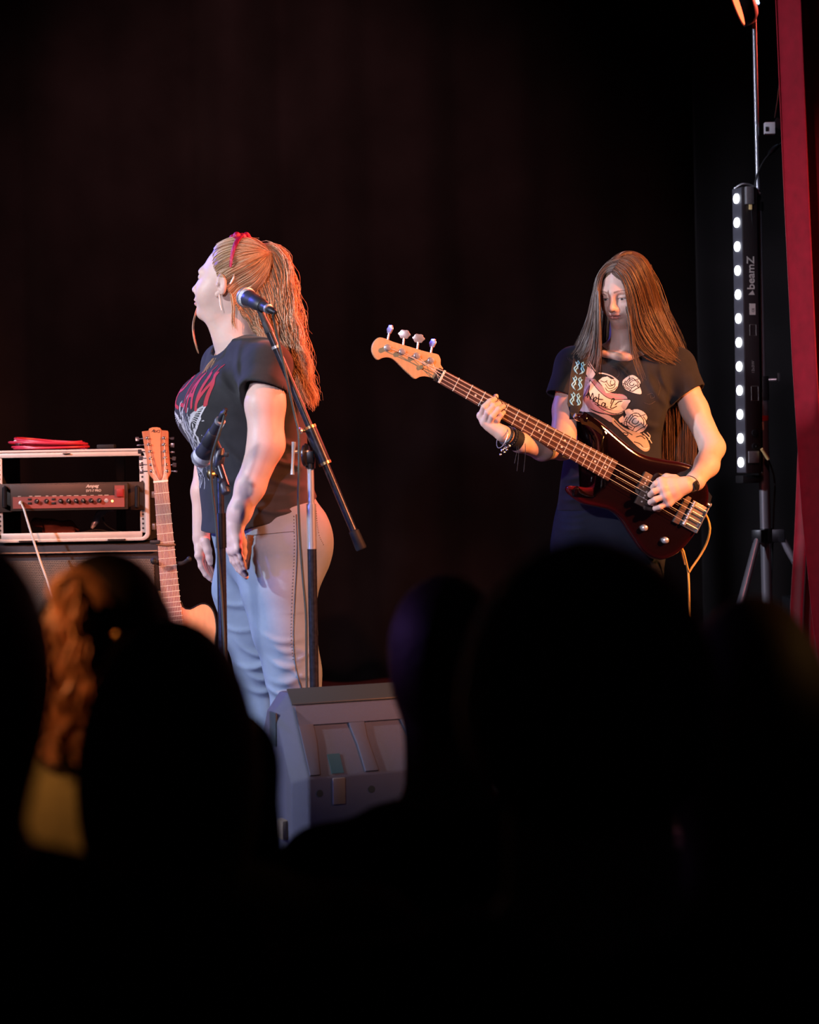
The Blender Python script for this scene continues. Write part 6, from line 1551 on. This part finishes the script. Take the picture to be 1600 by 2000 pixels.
# LED bar
nf = V(-math.sin(math.radians(68)), -math.cos(math.radians(68)), 0); tf_ = V(nf.y, -nf.x, 0) * -1   # face normal, sideways on the face
tf_ = V(-nf.y, nf.x, 0)
if tf_.x < 0: tf_ = -tf_
q0, q1 = P(1440.5, 388, Y5 - .05), P(1449, 903, Y5 - .05)
up = (q0 - q1).normalized(); tf_ = (tf_ - up * tf_.dot(up)).normalized(); nf = tf_.cross(up).normalized()
if nf.x > 0: nf = -nf
stp = (q0 - q1) / 11
LB = thing('led_bar', 'vertical LED light bar with twelve glowing white lenses on the lighting stand', 'stage light', q1 - up * .07)
hz = .0315; dp = .058
ctr_ = (q0 + q1) / 2 - nf * dp / 2
hlen = (q0 - q1).length + .075
M['bar_face'] = mat('dark_grey_face', (.075, .075, .095), .5)
M['bar_side'] = mat('black_brown_housing', (.034, .026, .028), .5, .2, bump=.3, bscale=300)
MB().box(ctr_, (hz * 2, dp, hlen), (tf_, nf, up)).build('housing', M['bar_side'], LB, bevel=.003)
MB().box((q0 + q1) / 2 + nf * .0005, (hz * 2 - .004, .003, hlen - .006), (tf_, nf, up)).build('front_panel', M['bar_face'], LB)
M['led'] = mat('led_lens', (.9, .9, .95), .3, emit=(.93, .95, 1.0), estr=5.0)
lens0 = None
for i in range(12):
    c = q1 + stp * i
    if lens0 is None:
        lens0 = MB().lathe(c + nf * .002, nf, [(0, .0165), (.004, .0165), (.007, .012), (.008, .001)], 24).build('led_lens', M['led'], LB, smooth=True)
    else:
        o = lens0.copy(); COL.objects.link(o); o.location = stp * i
so = ctr_ + tf_ * hz - 0 * nf
def sidep(py, k, lift=.0006):       # k 0..1 across the side face from the lens edge to the rear
    f = (py - 388) / (903 - 388); p = q0.lerp(q1, f); return p + tf_ * (hz + lift) - nf * (dp * k)
M['side_print'] = mat('side_print', (.62, .60, .55), .6)
text_mesh('brand_text', 'beamZ', .040, sidep(567, .72), up, nf, M['side_print'], LB, .0004, bold=.0006)
MB().prism([sidep(577, .72), sidep(577, .30), sidep(568, .60)], tf_ * .0006).build('triangle_mark', M['side_print'], LB)
MB().prism([sidep(616, .76), sidep(616, .36), sidep(594, .36), sidep(594, .76)], tf_ * .0008).build('rating_label', M['side_print'], LB)
text_mesh('rating_text', 'CE', .012, sidep(611, .66, .0016), up, nf, M['black_plastic'], LB, .0002)
def outline_box(py0, py1, k0, k1, nm):
    c = [sidep(py0, k0), sidep(py0, k1), sidep(py1, k1), sidep(py1, k0), sidep(py0, k0)]
    return MB().tube(c, .0008, 4).build(nm, mat('dim_print', (.20, .19, .18), .6), LB)
outline_box(635, 656, .36, .78, 'display_frame'); outline_box(755, 783, .40, .86, 'display_frame')
text_mesh('spec_text', '12x3W', .014, sidep(730, .62), up, nf, mat('grey_print', (.28, .27, .26), .6), LB, .0003)
for py in (846, 872): MB().lathe(sidep(py, .55), tf_, [(0, .011), (.006, .011), (.0065, .008)], 18).build('data_socket', M['black_plastic'], LB, smooth=True)
MB().box(sidep(893, .45, .003), (.006, .04, .04), (tf_, nf, up)).build('power_socket', M['steel'], LB, bevel=.002)
MB().box(q1 - up * .058 - nf * .03 - tf_ * .01, (.05, .07, .026), (tf_, nf, up)).build('end_foot', M['rubber'], LB, bevel=.004)
MB().tube(crom([tuple(x) for x in [q0 + up * .036 + tf_ * -.02, q0 + up * .05 - nf * .02, q0 + up * .045 - nf * .06, q0 + up * .02 - nf * .09]], 14), .0035, 8).build('top_bracket', M['steel'], LB, smooth=True)
MB().cyl(sidep(385, .5), onp(386), .011, seg=14).build('mounting_clamp', M['black_metal'], LB, smooth=True)
MB().box(sidep(384, .4, .008), (.014, .03, .06), (tf_, nf, up)).build('clamp_plate', M['steel'], LB, bevel=.003)
cs = crom([tuple(x) for x in [sidep(872, .55, .008)] + pix([(1488, 876, Y5 - .06), (1495, 886, Y5 - .055), (1504, 905, Y5 - .04), (1512, 930, Y5 - .02), (1514, 960, Y5), (1512, 990, Y5 + .03)]) + [V(1.22, Y5 + .06, .25), V(1.22, Y5 + .1, .006), V(1.3, Y5 + .3, .006)]], 40)
tag(MB().tube(cs, .0030, 7).build('data_cable', M['rubber'], None, smooth=True), 'black data cable plugged into the LED bar\'s lower socket', 'cable')
MB().cyl(P(1488, 877, Y5 - .064), P(1501, 897, Y5 - .054), .0062, seg=10)
tag(MB().tube([P(1488, 876.5, Y5 - .072), P(1501, 897, Y5 - .062)], .0058, 10).build('cable_tag', mat('yellow_tag', (.70, .52, .22), .5), None, smooth=True), 'yellow cable tag beside the LED bar lower socket', 'tag')
cu2 = crom([tuple(x) for x in pix([(1468, 410, Y5 - .07), (1472, 480, Y5 - .055), (1475, 560, Y5 - .045), (1477, 640, Y5 - .045)])], 20)
tag(MB().tube(cu2, .0016, 6).build('thin_wire', M['rubber'], None, smooth=True), 'thin wire running down between LED bar and stand', 'wire')
tag(MB().box(P(1466, 404, Y5 - .075), (.011, .010, .020)).build('cable_tag', bpy.data.materials['yellow_tag'], None, bevel=.002), 'yellow tag under the top clamp of the LED bar', 'tag')
# power lead with in-line connector, white adapter
pl_ = crom([tuple(x) for x in pix([(1473, 395, Y5 - .03), (1474, 365, Y5 - .03), (1480, 340, Y5 - .03), (1492, 315, Y5 - .02), (1508, 296, Y5), (1522, 284, Y5 + .01), (1545, 262, Y5 + .03)])], 30)
pw = thing('power_lead', 'black power lead with in-line connector beside the red curtain', 'cable', pl_[0])
MB().tube(pl_, .0032, 8).build('cable_run', M['rubber'], pw, smooth=True)
MB().tube(pix([(1501, 303, Y5 - .005), (1506, 297, Y5), (1514, 289, Y5 + .005), (1521, 284, Y5 + .01)]), [.005, .0095, .0095, .006], 10).build('inline_connector', M['black_metal'], pw, smooth=True)
ad_ = thing('plug_adapter', 'small white plug adapter hanging by a wire near the red curtain', 'adapter', P(1504, 262, Y5))
MB().box(P(1503, 251, Y5), (.036, .030, .040)).build('adapter_box', mat('white_plastic', (.62, .60, .66), .45), ad_, bevel=.003)
MB().box(P(1498, 252, Y5 - .016), (.008, .003, .016)).build('adapter_slot', M['black_plastic'], ad_)
MB().box(P(1519, 242, Y5), (.026, .026, .034), (V(.85, 0, -.5), V(0, 1, 0), V(.5, 0, .85))).build('plug', M['black_metal'], ad_, bevel=.004)
MB().tube(crom([tuple(x) for x in pix([(1513, 230, Y5), (1517, 205, Y5), (1522, 165, Y5), (1526, 120, Y5), (1535, -40, Y5), (1520, -72, Y5 - .03)])], 20), .0014, 6).build('hanging_wire', M['rubber'], ad_, smooth=True)
# two flat LED par lamps on the cross bar
def par(c, n_, col, e, label):
    c = Vector(c); n_ = Vector(n_).normalized()
    o = thing('par_light', label, 'stage light', c)
    MB().lathe(c, n_, [(-.050, .03), (-.048, .075), (-.030, .096), (.004, .100), (.008, .100), (.008, .094), (.001, .094)], 36).build('housing', M['black_plastic'], o, smooth=True)
    m_ = mat('par_glow', col, .3, emit=col, estr=e)
    MB().lathe(c, n_, [(-.002, .092), (.0045, .092), (.005, .001)], 36).build('lens_plate', m_, o)
    u, v, w = frame_from(n_)
    MB().tube([c + v * .105 - n_ * .02, c + v * .110 - n_ * .07 + V(0, 0, .03), c - n_ * .10 + V(0, 0, .07), c - v * .110 - n_ * .07 + V(0, 0, .03), c - v * .105 - n_ * .02], .005, 8).build('yoke', M['black_metal'], o, smooth=True)
    return o
par(P(1440, -3, Y5 - .05), (-.93, .09, -.33), (1.0, .09, .03), 4, 'flat par lamp glowing red at the top of the lighting stand')
par(P(1456, -36, Y5 + .20), (-.80, .07, -.56), (.40, .62, 1.0), 7, 'flat par lamp glowing blue-white at the top of the lighting stand')
# dim box behind the red curtain
db = P(1548, 1135, 8.05)
tag(MB().box((db.x + .04, 8.05, .20), (.28, .3, .39)).box((db.x + .02, 8.02, .45), (.10, .2, .12)).build('equipment_case', M['black_plastic'], None, bevel=.008), 'dim black equipment case half hidden behind the red curtain', 'case')
# ================================================================== AUDIENCE (seen from behind, in the dark)
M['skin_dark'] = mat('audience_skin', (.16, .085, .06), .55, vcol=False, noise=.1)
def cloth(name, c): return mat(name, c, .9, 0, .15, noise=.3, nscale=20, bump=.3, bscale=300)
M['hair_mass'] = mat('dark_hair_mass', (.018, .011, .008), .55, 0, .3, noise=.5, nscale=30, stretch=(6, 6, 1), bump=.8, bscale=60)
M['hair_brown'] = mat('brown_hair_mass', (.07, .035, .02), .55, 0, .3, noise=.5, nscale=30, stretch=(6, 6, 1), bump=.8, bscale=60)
def audience(label, hx, hy, Y, rx, ry, hair, topcol, hairmat, shoulder=.20, yaw=0.0, sh_drop=.0, extra=None, neck=.055):
    """head centre at photo pixel, rx/ry half size of the whole hair shape in pixels"""
    c = P(hx, hy, Y); a, b = rx * Y / F, ry * Y / F
    o = thing('person', label, 'person', (c.x, Y, HALL_Z), 'audience members standing before the stage')
    fw = V(math.sin(yaw), math.cos(yaw), 0); lf = V(0, 0, 1).cross(fw)
    S = Sdf(); hf_ = head_frame(c + V(0, 0, -.005) + fw * .01, fw, 0, min(1.0, a / .082, b / .115) * .93)
    add_head(S, hf_)
    nz = c.z - min(b, .125) - .10 - sh_drop
    S.cone(c + V(0, -.012, -.03), (c.x, Y - .005, nz), neck * .95, neck, .03)
    def rg(z, f, l): return (z, c.x, Y, f, l)
    base = HALL_Z
    hipz = base + (nz - base) * .60; 
    S.zloft([rg(hipz - .08, .09, .14), rg(hipz + .05, .10, .15), rg(hipz + .25, .095, .14), rg(nz - .12, .10, shoulder - .05), rg(nz - .02, .075, shoulder - .06), rg(nz + .03, .045, .07)], fw, .03)
    for s in (1, -1):
        sj = Vector((c.x, Y, nz - .05)) + lf * (s * (shoulder - .03)); el = sj + V(0, 0, -.27) + lf * (s * .02) + fw * .02; wr_ = el + V(0, 0, -.20) + fw * .10 - lf * (s * .03)
        S.cone((c.x, Y, nz - .02), sj, .05, .045, .03); S.limb([sj, el, wr_], [.044, .038, .027], .02)
        kk = [wr_ + V(0, 0, -.055) + fw * (.02 * j + .0) for j in range(4)]
        hand(S, wr_, kk, [[k, k + V(0, 0, -.03) + fw * .004, k + V(0, 0, -.052) + fw * .012, k + V(0, 0, -.068) + fw * .02] for k in kk], [wr_ + fw * .03, wr_ + fw * .05 + V(0, 0, -.03), wr_ + fw * .055 + V(0, 0, -.055)], .024, .010, .009)
        hp_ = Vector((c.x, Y, hipz)) + lf * (s * .085); S.limb([hp_, hp_ + V(0, 0, -(hipz - base) * .48), V(hp_.x, hp_.y, base + .06)], [.075, .05, .035], .03)
        S.ell(tuple(V(hp_.x, hp_.y, base + .035) + fw * .05), (.045, .12, .033) if abs(fw.y) > .7 else (.12, .045, .033), .02)
    R = shoulder + .12
    v = S.mesh((c.x - R, Y - .22, base), (c.x + R, Y + .30, c.z + b + .05), .010)
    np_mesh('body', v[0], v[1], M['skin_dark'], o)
    T = Sdf()
    T.zloft([rg(hipz - .10, .125, .175), rg(hipz + .05, .125, .172), rg(hipz + .25, .118, .165), rg(nz - .12, .122, shoulder - .03), rg(nz - .03, .092, shoulder - .05), rg(nz + .022, .062, .085)], fw, .03)
    for s in (1, -1):
        sj = Vector((c.x, Y, nz - .05)) + lf * (s * (shoulder - .03)); el = sj + V(0, 0, -.27) + lf * (s * .02) + fw * .02; wr_ = el + V(0, 0, -.20) + fw * .10 - lf * (s * .03)
        T.cone((c.x, Y, nz - .02), sj, .062, .060, .04); T.limb([sj, el, el.lerp(wr_, .85)], [.060, .053, .040], .02)
    if extra: extra(T, c, nz, lf, fw)
    v = T.mesh((c.x - R - .03, Y - .25, hipz - .12), (c.x + R + .03, Y + .30, nz + .12), .010)
    np_mesh('top', v[0], v[1], cloth('audience_top', topcol), o)
    J = Sdf(); J.zloft([rg(hipz - .12, .08, .13), rg(hipz - .06, .115, .165), rg(hipz + .05, .112, .16)], fw, .03)
    for s in (1, -1):
        hp_ = Vector((c.x, Y, hipz - .03)) + lf * (s * .085); J.limb([hp_, hp_ + V(0, 0, -(hipz - base) * .48), V(hp_.x, hp_.y, base + .07)], [.092, .068, .055], .03)
    v = J.mesh((c.x - .3, Y - .25, base + .03), (c.x + .3, Y + .25, hipz + .06), .013)
    np_mesh('trousers', v[0], v[1], cloth('audience_trousers', (.015, .017, .024)), o)
    Hs = Sdf(); hair(Hs, c, a, b, fw, lf, Y)
    v = Hs.mesh((c.x - a - .14, Y - .26, c.z - b - .45), (c.x + a + .14, Y + .20, c.z + b + .03), .007)
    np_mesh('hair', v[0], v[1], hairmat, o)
    return o, c, fw, lf
def hair_long(drop=.25, w=1.0):
    def f(S, c, a, b, fw, lf, Y):
        S.ell(c - fw * .012, (a, .105, b) if True else 0, .02)
        S.ell(c - fw * .035 + V(0, 0, -b * .55), (a * .98 * w, .085, b * .8), .05)
        S.ell(c - fw * .05 + V(0, 0, -b - drop * .45), (a * .9 * w, .06, drop * .62), .06)
    return f
def hair_short(S, c, a, b, fw, lf, Y):
    S.ell(c - fw * .018 + V(0, 0, b * .16), (a, .108, b * .84), .02)
    S.ell(c - fw * .05 + V(0, 0, -b * .25), (a * .86, .065, b * .5), .04)
    # leave face and ears free
    S.ell(c + fw * .10 + V(0, 0, -b * .25), (a * 1.1, .075, b * .62), .02, 's')
def hair_bob(S, c, a, b, fw, lf, Y):
    S.ell(c, (a * .97, .125, b * .92), .03); S.ell(c - fw * .02 + V(0, 0, -b * .35), (a * .9, .115, b * .62), .05)
    S.ell(c + fw * .13 + V(0, 0, -b * .25), (a * .8, .06, b * .6), .02, 's')
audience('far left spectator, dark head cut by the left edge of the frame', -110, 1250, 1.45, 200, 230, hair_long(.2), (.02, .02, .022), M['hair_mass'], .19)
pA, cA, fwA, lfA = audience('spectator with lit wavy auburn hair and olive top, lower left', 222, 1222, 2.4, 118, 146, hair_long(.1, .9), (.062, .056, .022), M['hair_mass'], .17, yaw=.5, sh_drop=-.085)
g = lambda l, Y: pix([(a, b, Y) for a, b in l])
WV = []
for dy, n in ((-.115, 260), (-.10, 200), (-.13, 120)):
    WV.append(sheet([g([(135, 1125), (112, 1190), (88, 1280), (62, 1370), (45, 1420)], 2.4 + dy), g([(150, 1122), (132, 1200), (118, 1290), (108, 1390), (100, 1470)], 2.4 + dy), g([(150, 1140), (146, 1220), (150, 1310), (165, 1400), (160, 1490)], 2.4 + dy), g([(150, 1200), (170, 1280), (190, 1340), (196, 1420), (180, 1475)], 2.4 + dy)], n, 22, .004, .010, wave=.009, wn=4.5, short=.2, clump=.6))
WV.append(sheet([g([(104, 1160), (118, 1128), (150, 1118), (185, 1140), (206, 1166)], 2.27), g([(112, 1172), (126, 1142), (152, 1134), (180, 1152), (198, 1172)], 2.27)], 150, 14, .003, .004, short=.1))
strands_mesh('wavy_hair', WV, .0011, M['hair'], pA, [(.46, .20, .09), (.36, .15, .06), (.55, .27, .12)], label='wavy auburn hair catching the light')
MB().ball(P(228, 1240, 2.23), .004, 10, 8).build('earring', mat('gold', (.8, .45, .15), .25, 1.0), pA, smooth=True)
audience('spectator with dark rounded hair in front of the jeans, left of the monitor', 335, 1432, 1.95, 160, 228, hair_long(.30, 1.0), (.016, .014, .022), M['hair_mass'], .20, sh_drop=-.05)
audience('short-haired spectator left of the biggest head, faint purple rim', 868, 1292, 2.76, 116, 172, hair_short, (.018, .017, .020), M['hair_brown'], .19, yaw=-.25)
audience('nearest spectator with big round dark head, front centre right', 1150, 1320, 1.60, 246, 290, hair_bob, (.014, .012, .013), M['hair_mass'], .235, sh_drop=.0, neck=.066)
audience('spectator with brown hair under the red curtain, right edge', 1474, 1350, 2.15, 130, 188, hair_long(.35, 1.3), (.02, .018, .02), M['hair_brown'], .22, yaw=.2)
